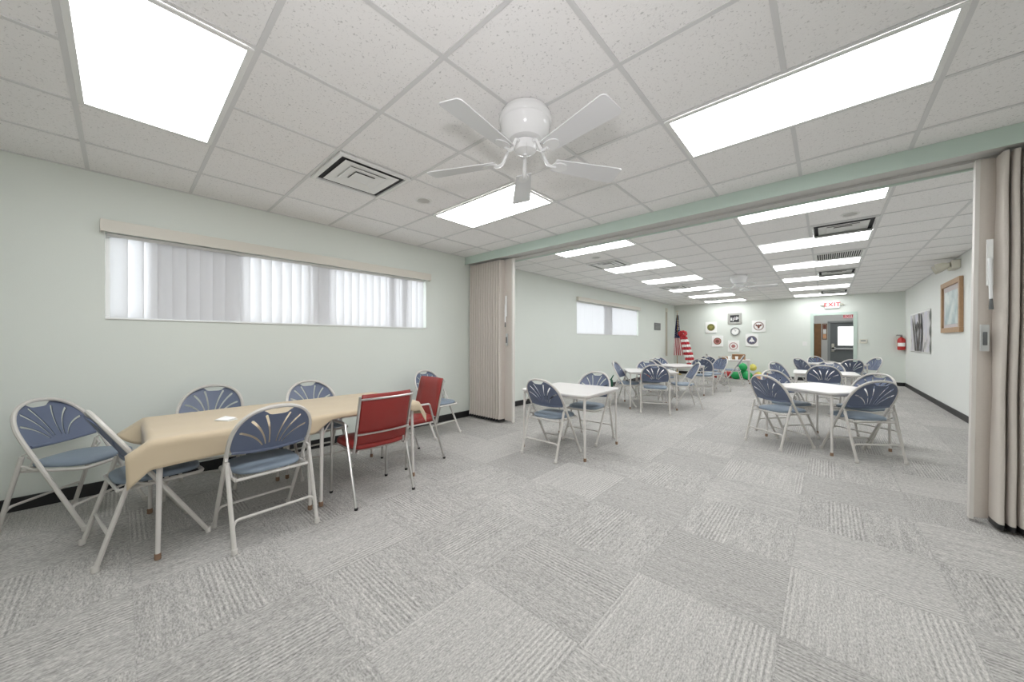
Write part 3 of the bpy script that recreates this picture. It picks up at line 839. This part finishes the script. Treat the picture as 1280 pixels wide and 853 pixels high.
# tablecloth over the two pushed-together tables
def cloth():
    x0, x1, y0, y1, zt = .745, 1.625, -.325, 1.405, .6905
    fx, bx, ly, ry = .130, .10, .135, .115
    nx, ny = 60, 104
    rows = []
    for i in range(nx+1):
        row = []
        for j in range(ny+1):
            u = i/nx; v = j/ny
            # the cloth lies a little askew on the table
            x = x0-bx+(x1-x0+fx+bx)*u; y = y0-ly+(y1-y0+ly+ry)*v
            ang = math.radians(2.6); cx, cy = 1.185, .54
            X = cx+(x-cx)*math.cos(ang)-(y-cy)*math.sin(ang); Y = cy+(x-cx)*math.sin(ang)+(y-cy)*math.cos(ang)
            dx = max(0, X-x1)-max(0, x0-X); dy = max(0, Y-y1)-max(0, y0-Y)
            px, py = min(max(X, x0), x1), min(max(Y, y0), y1)
            if dx > 0:                            # gathered up where the red chair is pushed in
                q = min(1, max(0, (Y-.50)/.16)); q2 = min(1, max(0, (1.36-Y)/.14)); q = q*q*(3-2*q); q2 = q2*q2*(3-2*q2)
                dx *= 1-.62*q*q2
            d = math.hypot(dx, dy)
            z = zt
            if d > 0:
                r = .018
                def roll(q):                      # sheet rolling over the rim: outward run, drop
                    if q < r*1.5: return q*.65, q*q*.5/(r*1.5)*1.1
                    return r*.98, r*.83+(q-r*1.5)
                ox_, zx = roll(abs(dx)); oy_, zy = roll(abs(dy))
                fold = .008*math.sin(Y*15+1.3)*min(1, zx/.06)
                # ends hang down between the chair back's tubes and flare out beside it
                if dy < 0: lift = max(min(1, max(0, (X-1.46)/.13)), min(1, max(0, (.97-X)/.13)))
                else: lift = .55*min(1, max(0, (X-1.50)/.11))
                psi = math.radians(88-52*lift)
                run, drop = abs(dy)*math.cos(psi), abs(dy)*math.sin(psi)
                if abs(dy) > 0:
                    drop = min(drop, abs(dy)); run = max(run, oy_*.8)
                px += math.copysign(1, dx)*(ox_+zx*.02+fold*.7+.001) if dx else 0
                py += math.copysign(1, dy)*run if dy else 0
                z = zt-zx-drop-(.10*abs(dx)*min(1, abs(dy)/.1) if dy else 0)
            else:
                e = min(X-x0, x1-X, Y-y0, y1-Y)
                z += .0015+.0018*(math.sin(X*23+Y*5)*math.sin(Y*9-X*4)+1)
            row.append((px, py, z+.001))
        rows.append(row)
    o = MB().grid(rows).build('tablecloth', M_cloth, None, True, ang=180)
    so = o.modifiers.new('thickness', 'SOLIDIFY'); so.thickness = .0015; so.offset = 1
    tag(o, 'tan tablecloth draped over the two tables along the left wall', 'tablecloth')
cloth()
# folded paper on the cloth
t = thing('paper_napkin', 'small white folded paper lying on the tan tablecloth', 'paper', (1.30, .06, .697), math.radians(30))
MB().box((-.06, -.035, 0), (.06, .035, .003)).build('lower_sheet', M_paper, t, False)
MB().loops([[(-.055, -.03, .004), (.05, -.034, .0035), (.055, .03, .012), (-.05, .034, .016)], [(-.055, -.03, .006), (.05, -.034, .0055), (.055, .03, .014), (-.05, .034, .018)]]).build('folded_flap', M_paper, t, False)

# ------------------------------------------------------------------ things on the end wall
YW = YEND-.0005
def wall_M(x, z, d=0): return Matrix.Translation((x, YW-d, z)) @ Matrix.Rotation(PI/2, 4, 'X')   # local XY -> wall X,Z ; local +Z towards room
def disc(r, d0, d1, x, z, inner=0, n=36):
    mb = MB()
    if inner: L = [[(x+q*math.cos(2*PI*i/n), YW-d, z+q*math.sin(2*PI*i/n)) for i in range(n)] for q, d in ((r, d0), (r, d1), (inner, d1), (inner, d0), (r, d0))]; return mb.loops(L, cap=False)
    L = [[(x+q*math.cos(2*PI*i/n), YW-d, z+q*math.sin(2*PI*i/n)) for i in range(n)] for q, d in ((r, d0), (r, d1))]
    return mb.loops(L)
def seal(label, x0, x1, z0, z1, r, base, ring, ink, motif):
    cx, cz = (x0+x1)/2, (z0+z1)/2
    t = thing('seal_print', label, 'wall art', (cx, YW, cz), 0, 'round seal prints on the end wall')
    def fix(o): o.location = (-cx, -YW, -cz); return o
    mb = MB().box((x0, YW-.025, z0), (x1, YW, z1)); fix(mb.build('canvas', M_paper, t, False, .004))
    if base: fix(disc(r*.98, .0255, .0275, cx, cz).build('emblem_field', base, t, False))
    fix(disc(r, .0255, .029, cx, cz, r*.80).build('emblem_ring', ring, t, False))
    # beads round the ring stand for its lettering
    mb = MB()
    for i in range(26):
        a = 2*PI*i/26; mb.box((cx+r*.9*math.cos(a)-.006, YW-.0305, cz+r*.9*math.sin(a)-.006), (cx+r*.9*math.cos(a)+.006, YW-.0288, cz+r*.9*math.sin(a)+.006))
    fix(mb.build('ring_marks', M_gold if base else M_paper, t, False))
    out = {'eagle': [(-.62, .35), (-.35, .42), (-.12, .16), (-.08, .34), (.06, .40), (.13, .30), (.10, .16), (.35, .42), (.62, .35), (.50, .02), (.20, -.12), (.16, -.45), (0, -.55), (-.16, -.45), (-.20, -.12), (-.50, .02)],
           'crest': [(-.45, .30), (0, .50), (.45, .30), (.42, -.05), (.22, -.38), (0, -.52), (-.22, -.38), (-.42, -.05)],
           'globe': [(.5*math.cos(2*PI*i/16)*(1 if i % 2 else .82), .5*math.sin(2*PI*i/16)*(1 if i % 2 else .82)) for i in range(16)],
           'figure': [(-.5, -.45), (-.42, .0), (-.2, .2), (-.16, .45), (0, .58), (.16, .45), (.2, .2), (.42, .0), (.5, -.45), (.18, -.30), (0, -.5), (-.18, -.30)]}[motif]
    me = flat_shape([(p[0]*r*1.05, p[1]*r*1.05) for p in out], [], .0012)
    fix(add_mesh('emblem_figure', me, ink, t, wall_M(cx, cz, .0285)))
    return t
seal('white canvas with an olive green round seal, upper left on the end wall', 1.104, 1.468, 1.553, 1.942, .125, M_olive, M_olive, M_olivegold, 'crest')
seal('white canvas with a brown ringed eagle seal, upper right on the end wall', 2.529, 2.908, 1.557, 1.946, .145, None, M_brown, M_brown, 'eagle')
seal('white canvas with a brown and red seal, lower left under the green one', 1.314, 1.670, 1.045, 1.439, .125, M_pink, M_brown, M_brown, 'globe')
seal('white canvas with a pale red seal, lowest in the middle under the clock', 1.819, 2.157, .873, 1.264, .13, None, M_pink, M_pink, 'globe')
seal('white canvas with a dark slate blue seal, lower right on the end wall', 2.345, 2.709, 1.073, 1.484, .145, M_greypurple, M_greypurple, M_paper, 'figure')
# framed photograph
t = thing('framed_photograph', 'grey framed black and white photograph above the wall clock', 'picture', (2.02, YW, 2.03), 0)
mb = MB(); a0, a1, b0, b1 = -.205, .205, -.185, .195
for p, q in (((a0, b0), (a1, b0+.07)), ((a0, b1-.07), (a1, b1)), ((a0, b0+.07), (a0+.07, b1-.07)), ((a1-.07, b0+.07), (a1, b1-.07))): mb.box((p[0], -.03, p[1]), (q[0], 0, q[1]))
mb.build('picture_frame', mat('pewter_frame', (.36, .36, .33, 1), .4), t, False, .006)
MB().box((a0+.07, -.012, b0+.07), (a1-.07, -.004, b1-.07)).build('photograph', M_dark, t, False)
mb = MB()
for k, (x, w, hgt, z) in enumerate(((-.10, .03, .09, -.02), (-.045, .026, .12, -.04), (.015, .022, .10, .0), (.065, .024, .11, .0), (.105, .02, .05, .03))):
    mb.loops([[(x-w*.5, y, z-.04), (x+w*.5, y, z-.04), (x+w*.35, y, z+hgt*.6), (x, y, z+hgt*.75), (x-w*.3, y, z+hgt*.6)] for y in (-.0145, -.0122)])
mb.build('pale_figures', M_paper, t, False)
# clock
t = thing('wall_clock', 'round grey rimmed wall clock in the middle of the seal prints', 'clock', (2.04, YW, 1.588), 0)
def ringxz(prof, n=36):
    return [[(r*math.cos(2*PI*i/n), -d, r*math.sin(2*PI*i/n)) for i in range(n)] for r, d in prof]
MB().loops(ringxz([(.145, 0), (.145, .03), (.13, .042), (.112, .03), (.112, .012), (.145, 0)]), cap=False).build('clock_rim', M_grey, t)
MB().loops(ringxz([(.113, .001), (.113, .014)])).build('clock_face', M_paper, t, False)
mb = MB()
for i in range(12):
    a = 2*PI*i/12; mb.box((.092*math.cos(a)-.005, -.0165, .092*math.sin(a)-.005), (.092*math.cos(a)+.005, -.0145, .092*math.sin(a)+.005))
mb.build('hour_marks', M_black, t, False)
MB().tube([(0, -.018, 0), (.035, -.018, .04)], .004, 6).build('clock_hand', M_black, t)
MB().tube([(0, -.021, 0), (-.02, -.021, .08)], .003, 6).build('clock_hand', M_black, t)
# exit sign
t = thing('exit_sign', 'white lit exit sign with red letters above the doorway', 'sign', (4.55, YW, 2.345), 0)
mb = MB(); mb.box((-.165, -.055, -.105), (.165, 0, .105)); mb.build('sign_box', mat('exit_face', (.85, .85, .85, 1), .4, emit=.08), t, False, .008)
me = text_mesh('EXIT', .165, .001); add_mesh('sign_letters', me, M_exitred, t, Matrix.Translation((0, -.057, .0)) @ Matrix.Rotation(PI/2, 4, 'X'))
for s in (-1, 1):
    mb = MB(); mb.ell((s*.215, -.04, .0), (.045, .04, .028)); mb.tube([(s*.165, -.03, 0), (s*.19, -.035, 0)], .01, 6); mb.build('lamp_head', M_ivory, t)
# switch plate, thermostat
t = thing('switch_plate', 'white light switch plate left of the doorway', 'switch', (3.915, YW, 1.165), 0)
MB().box((-.055, -.008, -.065), (.055, 0, .065)).build('cover_plate', M_white, t, False, .003)
for x in (-.022, .022): MB().box((x-.006, -.016, -.013), (x+.006, -.0085, .013)).build('toggle', M_white, t, False)
t = thing('thermostat', 'ivory thermostat on the end wall right of the doorway', 'thermostat', (5.219, YW, 1.24), 0)
mb = MB().box((-.085, -.03, -.06), (.085, 0, .06)); mb.build('thermostat_case', M_ivory, t, False, .008)
MB().box((-.05, -.033, .0), (.05, -.0305, .035)).build('thermostat_window', M_grey, t, False)
# fire extinguisher in the corner
t = thing('fire_extinguisher', 'red fire extinguisher hanging in the far right corner', 'fire extinguisher', (5.955, YEND-.10, 1.0), 0)
MB().lathe([(.02, 0), (.07, .005), (.078, .03), (.078, .27), (.06, .32), (.025, .345), (.02, .36)], 20).build('cylinder_body', M_redgloss, t)
mb = MB(); mb.lathe([(.022, .36), (.022, .385), (.012, .39)], 12); mb.box((-.10, -.012, .39), (.02, .012, .40)); mb.box((-.09, -.01, .405), (.02, .01, .42)); mb.build('valve_handle', M_darkgrey, t, False)
MB().tube(fillet([(-.02, 0, .375), (-.085, -.02, .36), (-.105, -.03, .26), (-.095, -.03, .10)], .04), .010, 8).build('hose', M_ivory, t)
mb = MB(); mb.loops([[(.0795*math.cos(a), .0795*math.sin(a), z) for a in [PI*1.1+PI*.7*i/10 for i in range(11)]]+[(.077*math.cos(a), .077*math.sin(a), z) for a in [PI*1.8-PI*.7*i/10 for i in range(11)]] for z in (.10, .20)]); mb.build('paper_label', M_paper, t)
mb = MB(); mb.box((-.02, .079, .1), (.02, .099, .3)); mb.build('wall_bracket', M_steel, t, False)
# ------------------------------------------------------------------ right wall
XW = W-.0005
t = thing('framed_picture', 'oak framed picture with pale blue art, nearest on the right wall', 'picture', (XW, 9.06, 1.84), 0)
hy, hz, fr = .62, .445, .085
mb = MB()
for p, q in (((-hy, -hz), (hy, -hz+fr)), ((-hy, hz-fr), (hy, hz)), ((-hy, -hz+fr), (-hy+fr, hz-fr)), ((hy-fr, -hz+fr), (hy, hz-fr))): mb.box((-.045, p[0], p[1]), (0, q[0], q[1]))
mb.build('oak_frame', M_oak, t, False, .008)
def pale_art():
    m = mat('pale_blue_print', (.6, .7, .72, 1), .3); nt = m.node_tree; N = nt.nodes; L = nt.links
    tc = N.new('ShaderNodeTexCoord'); n = N.new('ShaderNodeTexNoise'); n.inputs['Scale'].default_value = 4; n.inputs['Detail'].default_value = 6; L.new(tc.outputs['Object'], n.inputs['Vector'])
    r = N.new('ShaderNodeValToRGB'); L.new(n.outputs['Fac'], r.inputs[0])
    r.color_ramp.elements[0].position = .35; r.color_ramp.elements[0].color = (.33, .44, .46, 1); r.color_ramp.elements[1].position = .6; r.color_ramp.elements[1].color = (.68, .74, .73, 1)
    L.new(r.outputs[0], N['Principled BSDF'].inputs['Base Color']); return m
MB().box((-.018, -hy+fr, -hz+fr), (-.006, hy-fr, hz-fr)).build('mat_board', mat('mauve_mat', (.55, .50, .50, 1), .6), t, False)
MB().box((-.021, -hy+fr+.09, -hz+fr+.06), (-.0185, hy-fr-.09, hz-fr-.09)).build('print', pale_art(), t, False)
# poster with curling edge
t = thing('paper_poster', 'white bordered curling poster of dark shapes on the right wall', 'poster', (XW, 11.93, 1.45), 0)
rows = []
for i in range(13):
    z = -.475+.95*i/12; row = []
    for j in range(25):
        y = -1.2+2.4*j/24; curl = .004+.02*max(0, (-y-.7)/.5)**2*abs(math.sin(i*.7+.5))+.004*.5*(1+math.sin(j*.9+i*.4))
        row.append((-curl, y, z+.03*(y/1.2)*0))
    rows.append(row)
po = MB().grid(rows).build('poster_sheet', M_paper, t); so = po.modifiers.new('thickness', 'SOLIDIFY'); so.thickness = .002
def poster_art():
    m = mat('poster_print', (.7, .68, .66, 1), .5); nt = m.node_tree; N = nt.nodes; L = nt.links
    tc = N.new('ShaderNodeTexCoord'); mp = N.new('ShaderNodeMapping'); mp.inputs['Scale'].default_value = (1, 1.3, .55); L.new(tc.outputs['Object'], mp.inputs[0])
    n = N.new('ShaderNodeTexNoise'); n.inputs['Scale'].default_value = 3.4; n.inputs['Detail'].default_value = 5; n.inputs['Distortion'].default_value = .8; L.new(mp.outputs[0], n.inputs['Vector'])
    r = N.new('ShaderNodeValToRGB'); L.new(n.outputs['Fac'], r.inputs[0])
    r.color_ramp.elements[0].position = .36; r.color_ramp.elements[0].color = (.10, .09, .10, 1); r.color_ramp.elements[1].position = .42; r.color_ramp.elements[1].color = (.66, .64, .62, 1)
    e = r.color_ramp.elements.new(.6); e.color = (.60, .58, .66, 1)
    L.new(r.outputs[0], N['Principled BSDF'].inputs['Base Color']); return m
rows = [[(p[0]-.0035, p[1]*.95, p[2]*.93) for p in r] for r in rows]
po2 = MB().grid(rows).build('printed_image', poster_art(), t)
mb = MB()
def blade_shape(pts, name='dark_shapes'):
    mb.loops([[(-.0445-d, y, z) for y, z in pts] for d in (0, .0015)])
blade_shape([(.30, -.43), (.10, -.43), (.32, .1), (.62, .36), (.55, .12)])
blade_shape([(-.05, -.43), (-.28, -.43), (-.42, .05), (-.30, .42), (-.12, .43), (-.22, .05)])
blade_shape([(.22, .12), (.02, -.02), (-.25, .16), (-.02, .26)])
mb.build('dark_shapes', mat('poster_dark_ink', (.07, .06, .06, 1), .6), t, False)
# emergency light
t = thing('emergency_light', 'two headed ivory emergency light high on the right wall', 'emergency light', (XW, 8.75, 2.50), 0)
mb = MB(); mb.box((-.09, -.17, -.07), (0, .17, .07)); mb.build('battery_case', M_ivory, t, False, .02)
for y in (-.10, .12):
    o = MB().tube([(-.10, y, .0), (-.16, y+.02, -.01), (-.235, y+.05, -.035)], [.035, .062, .075], 16).build('lamp_head', M_ivory, t)
    MB().tube([(-.236, y+.0505, -.0354), (-.242, y+.053, -.038)], [.066, .06], 16).build('lamp_lens', M_whitegloss, o)
# ------------------------------------------------------------------ left wall plaque and conduit
t = thing('wall_plaque', 'small dark grey plaque on the left wall near the flag', 'plaque', (.0005, 12.14, 1.755), 0)
MB().box((0, -.29, -.125), (.018, .29, .125)).build('plaque_panel', mat('slate_plaque', (.15, .155, .155, 1), .5), t, False, .004)
mb = MB()
for i in range(5): mb.box((.0183, -.22, .07-.036*i), (.0195, .22, .078-.036*i))
mb.build('text_lines', M_grey, t, False)
t = thing('wall_conduit', 'beige vertical conduit on the left wall beside the flag', 'conduit', (.0005, 13.05, .70), 0)
MB().box((0, -.05, .0), (.035, .05, 1.62)).build('conduit_cover', mat('conduit_tan', (.48, .44, .36, 1), .5), t, False, .004)
MB().box((0, -.065, 1.62), (.045, .065, 1.76)).build('junction_box', M_ivory, t, False, .004)

# ------------------------------------------------------------------ flag on a floor stand
fx, fy = .30, 13.35
t = thing('flag_on_stand', 'american flag drooping on a floor stand in the far left corner', 'flag', (fx, fy, 0))
MB().lathe([(.14, .001), (.15, .02), (.10, .05), (.03, .07), (.025, .14)], 24).build('stand_base', M_gold, t)
MB().tube([(0, 0, .14), (0, 0, 2.27)], .0125, 10).build('flag_pole', M_oak, t)
mb = MB(); mb.lathe([(.014, 2.27), (.03, 2.285), (.02, 2.30), (.008, 2.31)], 12); mb.loops([[(x, y, 2.30+z) for x, z in ((-.07, .06), (-.03, .02), (0, .0), (.03, .02), (.07, .06), (.03, .07), (0, .09), (-.03, .07))] for y in (-.008, .008)]); mb.build('finial', M_ivory, t)
def flag_sheet(z0, z1, w0, w1, c0, c1, nrow, nc):
    rows = []
    for i in range(nrow+1):
        u = i/nrow; z = z0+(z1-z0)*u; w = w0+(w1-w0)*u; cx = c0+(c1-c0)*u
        rows.append([(cx+w*(j/nc-.5), -.035-.045*math.sin(j/nc*PI*5+u*1.5)*min(1, .4+u), z) for j in range(nc+1)])
    return rows
rows = flag_sheet(2.20, 1.36, .07, .20, .02, .02, 16, 30)
def stars():
    m = mat('flag_canton', (.02, .03, .12, 1), .7); nt = m.node_tree; N = nt.nodes; L = nt.links
    tc = N.new('ShaderNodeTexCoord'); v = N.new('ShaderNodeTexVoronoi'); v.inputs['Scale'].default_value = 15; v.inputs['Randomness'].default_value = .25; L.new(tc.outputs['Object'], v.inputs['Vector'])
    lt = N.new('ShaderNodeMath'); lt.operation = 'LESS_THAN'; lt.inputs[1].default_value = .27; L.new(v.outputs['Distance'], lt.inputs[0])
    mx = N.new('ShaderNodeMix'); mx.data_type = 'RGBA'; mx.inputs[6].default_value = (.02, .03, .12, 1); mx.inputs[7].default_value = (.8, .8, .8, 1); L.new(lt.outputs[0], mx.inputs[0]); L.new(mx.outputs[2], N['Principled BSDF'].inputs['Base Color']); return m
MB().grid(rows).build('star_canton', stars(), t, True, ang=180)
mbs = MB(); rows = flag_sheet(1.36, .72, .20, .30, .02, .06, 14, 39)
n = 40
for i in range(len(rows)-1):
    for j in range(39):
        mbs.add([rows[i][j], rows[i][j+1], rows[i+1][j+1], rows[i+1][j]], [(0, 1, 2, 3)], 0 if (j//3) % 2 == 0 else 1)
mbs.build('stripes', [M_redplain, M_paper], t, True, ang=180)
MB().tube([(.02, -.07, 2.18), (.05, -.08, 1.9), (.03, -.085, 1.6)], .008, 6).build('gold_cord', M_gold, t)
# ruffled red and white column with a bow
gx, gy = .86, 13.10
t = thing('ruffled_column', 'red and white ruffled fabric column topped by a red bow, beside the flag', 'decoration', (gx, gy, 0))
MB().lathe([(.13, .001), (.13, .02), (.05, .03), (.04, .30)], 20).build('stand_base', M_card, t)
def ruffle(z, r, ph, lx):
    n = 48; L = []
    for rr, dz in ((.4, .05), (.85, .035), (1.0, 0), (.95, -.035), (.5, -.045)):
        L.append([(lx+r*rr*(1+.12*math.sin(9*a+ph))*math.cos(a), r*rr*(1+.12*math.sin(9*a+ph))*math.sin(a), z+dz+.012*math.sin(9*a+ph+1)) for a in [2*PI*i/n for i in range(n)]])
    return MB().loops(L)
for k in range(12):
    z = .34+k*.092; lx = -.28*(z-.34)/1.1
    ruffle(z, .145-.03*abs(k-5)/6, k*1.3, lx).build('ruffle_tier', M_redplain if k % 2 else M_paper, t)
mb = MB()
for k in range(9):
    a = 2*PI*k/9; mb.ell((-.29+.10*math.cos(a), -.03+.05*math.sin(a*2), 1.50+.085*math.sin(a)), (.062, .05, .05), 10, 6)
mb.ell((-.29, -.08, 1.50), (.045, .04, .045), 10, 6)
mb.build('bow', M_redplain, t)

# ------------------------------------------------------------------ clutter at the back
def box_open(name, label, x, y, z, sx, sy, sz, m, rz=0, cat='box'):
    t = thing(name, label, cat, (x, y, z), math.radians(rz))
    w = .008; mb = MB(); mb.box((-sx, -sy, .0), (sx, sy, w))
    for a, b in (((-sx, -sy), (sx, -sy+w)), ((-sx, sy-w), (sx, sy)), ((-sx, -sy+w), (-sx+w, sy-w)), ((sx-w, -sy+w), (sx, sy-w))): mb.box((a[0], a[1], w), (b[0], b[1], sz))
    mb.build('box_body', m, t, False)
    for s in (-1, 1):
        MB().loops([[(-sx, s*sy, sz), (sx, s*sy, sz), (sx, s*(sy+.09), sz+.02), (-sx, s*(sy+.09), sz+.02)], [(-sx, s*sy, sz+.004), (sx, s*sy, sz+.004), (sx, s*(sy+.09), sz+.024), (-sx, s*(sy+.09), sz+.024)]]).build('box_flap', m, t, False)
    return t
TZ_ = .6875
box_open('cardboard_box', 'brown cardboard box on the cluttered back table', 2.42, 12.2, TZ_, .17, .12, .13, M_card, 10)
box_open('serving_tray', 'shallow brown tray at the left of the cluttered back table', 2.05, 12.12, TZ_, .12, .08, .05, M_card, -8, 'tray')
for k, (x, y, m, lab) in enumerate(((2.24, 11.84, M_paper, 'white paper cup standing on the cluttered back table, left'), (2.42, 11.88, M_paper, 'white paper cup standing on the cluttered back table, right'))):
    t = thing('paper_cup', lab, 'cup', (x, y, TZ_)); MB().lathe([(.03, .0005), (.042, .10), (.045, .102), (.04, .10), (.028, .006)], 16).build('cup_wall', m, t)
    MB().lathe([(.0405, .095), (.001, .096)], 16).build('cup_filling', M_brown, t)
# balloons
bl = [(2.22, 13.02, .15, M_green, 'green balloon at the left front of the balloon pile'), (2.53, 13.05, .14, M_green, 'green balloon in the middle front of the balloon pile'), (2.38, 13.33, .16, M_green, 'green balloon on the floor at the back of the pile'), (2.39, 13.11, .13, M_green, 'green balloon resting on top of the balloon pile'),
      (2.80, 13.22, .13, M_lime, 'yellow balloon on the floor right of the green balloons'), (2.79, 12.94, .11, M_peach, 'peach balloon on the floor in front of the yellow balloon'), (3.06, 13.05, .12, M_peach, 'peach balloon at the right end of the pile'), (2.66, 13.12, .11, M_lime, 'yellow balloon resting on top of the balloon pile'),
      (1.66, 13.05, .15, M_redgloss, 'red balloon on the floor below the cluttered back table, left'), (1.98, 13.25, .15, M_redgloss, 'red balloon on the floor beside the green balloons')]
for k, (x, y, r, m, lab) in enumerate(bl):
    z = r+.001 if k not in (3, 7) else .40
    t = thing('balloon', lab, 'balloon', (x, y, 0), random.uniform(0, 6), 'balloons heaped by the end wall')
    prof = []
    for i in range(13):
        a = PI*i/12; prof.append((max(.001, r*math.sin(a)*(1-.12*math.cos(a)*-1)), z-r*math.cos(a)))
    MB().lathe(prof, 20).build('balloon_skin', m, t)
    mb = MB().lathe([(.006, z+r-.002), (.012, z+r+.012), (.004, z+r+.014)], 8); mb.build('balloon_knot', m, t)
# small things by the second card table
t = thing('striped_box', 'red and orange striped box on the chair seat behind the second card table', 'box', (1.672, 6.715, .459), math.radians(31))
MB().box((-.09, -.06, 0), (.09, .06, .17)).build('box_body', M_exitred, t, False, .004)
mb = MB()
for x in (-.055, 0, .055): mb.box((x-.012, -.0615, .004), (x+.012, -.0602, .166))
mb.build('orange_stripes', mat('orange_ink', (.75, .33, .08, 1), .6), t, False)
t = thing('green_bag', 'dark green cloth bag on the floor beside the second card table chair', 'bag', (1.18, 6.30, 0))
t['label'] = 'dark green cloth bag slung behind the chair at left of second table'
L = []
for z, w, d, c in ((.40, .02, .02, 0), (.42, .11, .045, 0), (.50, .12, .05, .0), (.56, .06, .04, .02), (.585, .03, .02, .03)):
    L.append([(c+w*math.cos(a)*(1+.08*math.sin(3*a)), d*math.sin(a), z) for a in [2*PI*i/20 for i in range(20)]])
t.location = (1.19, 6.14, -.10); t.rotation_euler = (0, 0, math.radians(98))
MB().loops(L).build('bag_body', M_dkgreen, t, ang=60)
MB().tube(fillet([(.02, 0, .57), (.04, -.05, .66), (.0, -.07, .67), (-.03, -.03, .57)], .04), .007, 6).build('bag_strap', M_dkgreen, t)

# ------------------------------------------------------------------ hall things
t = thing('exit_sign', 'red exit sign glimpsed at the top of the doorway in the hall', 'sign', (4.98, HY-.0005, 2.09))
MB().box((-.13, -.05, -.07), (.13, 0, .07)).build('sign_box', mat('exit_pink', (.8, .35, .36, 1), .4, emit=.15), t, False, .006)
add_mesh('sign_letters', text_mesh('EXIT', .12, .001), M_exitred, t, Matrix.Translation((0, -.052, 0)) @ Matrix.Rotation(PI/2, 4, 'X'))
t = thing('photo_frame', 'narrow brown framed photo strip beside the hall door', 'picture', (4.375, HY-.0005, 1.58))
mb = MB()
for p, q in (((-.065, -.28), (.065, -.255)), ((-.065, .255), (.065, .28)), ((-.065, -.255), (-.045, .255)), ((.045, -.255), (.065, .255))): mb.box((p[0], -.02, p[1]), (q[0], 0, q[1]))
mb.build('picture_frame', M_wood, t, False)
for k in range(3): MB().box((-.04, -.008, -.24+.165*k), (.04, -.003, -.24+.165*k+.15)).build('snapshot', (M_peach, M_paper, M_brown)[k], t, False)
t = thing('hall_fill_light', 'unseen ceiling panel light added to brighten the hall beyond the doorway', 'ceiling light', (4.55, 15.0, CEIL-.0005))  # unseen fixture, added to lift the brightness of the hall
mb = MB(); mb.box((-.32, -.17, -.03), (.32, .17, 0)); mb.build('light_frame', M_white, t, False, .004)
MB().box((-.29, -.14, -.034), (.29, .14, -.0305)).build('diffuser', mat('hall_fill_lens', (.9, .9, .9, 1), .4, emit=16), t, False)

# ------------------------------------------------------------------ light from outside, camera, view
w = bpy.data.worlds.new('daylight'); SC.world = w; w.use_nodes = True
bg = w.node_tree.nodes['Background']; bg.inputs[0].default_value = (.93, .97, 1.0, 1); bg.inputs[1].default_value = 3.0
fl = bpy.data.lights.new('camera_flash', 'SPOT'); fl.energy = 55; fl.spot_size = math.radians(135); fl.spot_blend = 1; fl.shadow_soft_size = .05; fl.color = (1, .97, 1)
fo = bpy.data.objects.new('camera_flash', fl); COL.objects.link(fo); fo.location = (4.456, -.538, 1.60)
fo.rotation_euler = Vector((-.80*.9, .60*.9, .30)).to_track_quat('-Z', 'Y').to_euler()
cam = bpy.data.cameras.new('camera'); co = bpy.data.objects.new('camera', cam); COL.objects.link(co)
cam.sensor_fit = 'HORIZONTAL'; cam.sensor_width = 36; cam.lens = 439.02/1280*36; cam.clip_start = .02
co.location = (4.4332, -.4352, 1.2493); co.rotation_euler = (PI/2, 0, .7309)
SC.camera = co
SC.view_settings.view_transform = 'Standard'; SC.view_settings.look = 'None'; SC.view_settings.gamma = 1; SC.view_settings.use_curve_mapping = False
SC.view_settings.exposure = 0.60
SC.cycles.max_bounces = 10; SC.cycles.diffuse_bounces = 6; SC.cycles.use_denoising = True
SC.cycles.sample_clamp_indirect = 8
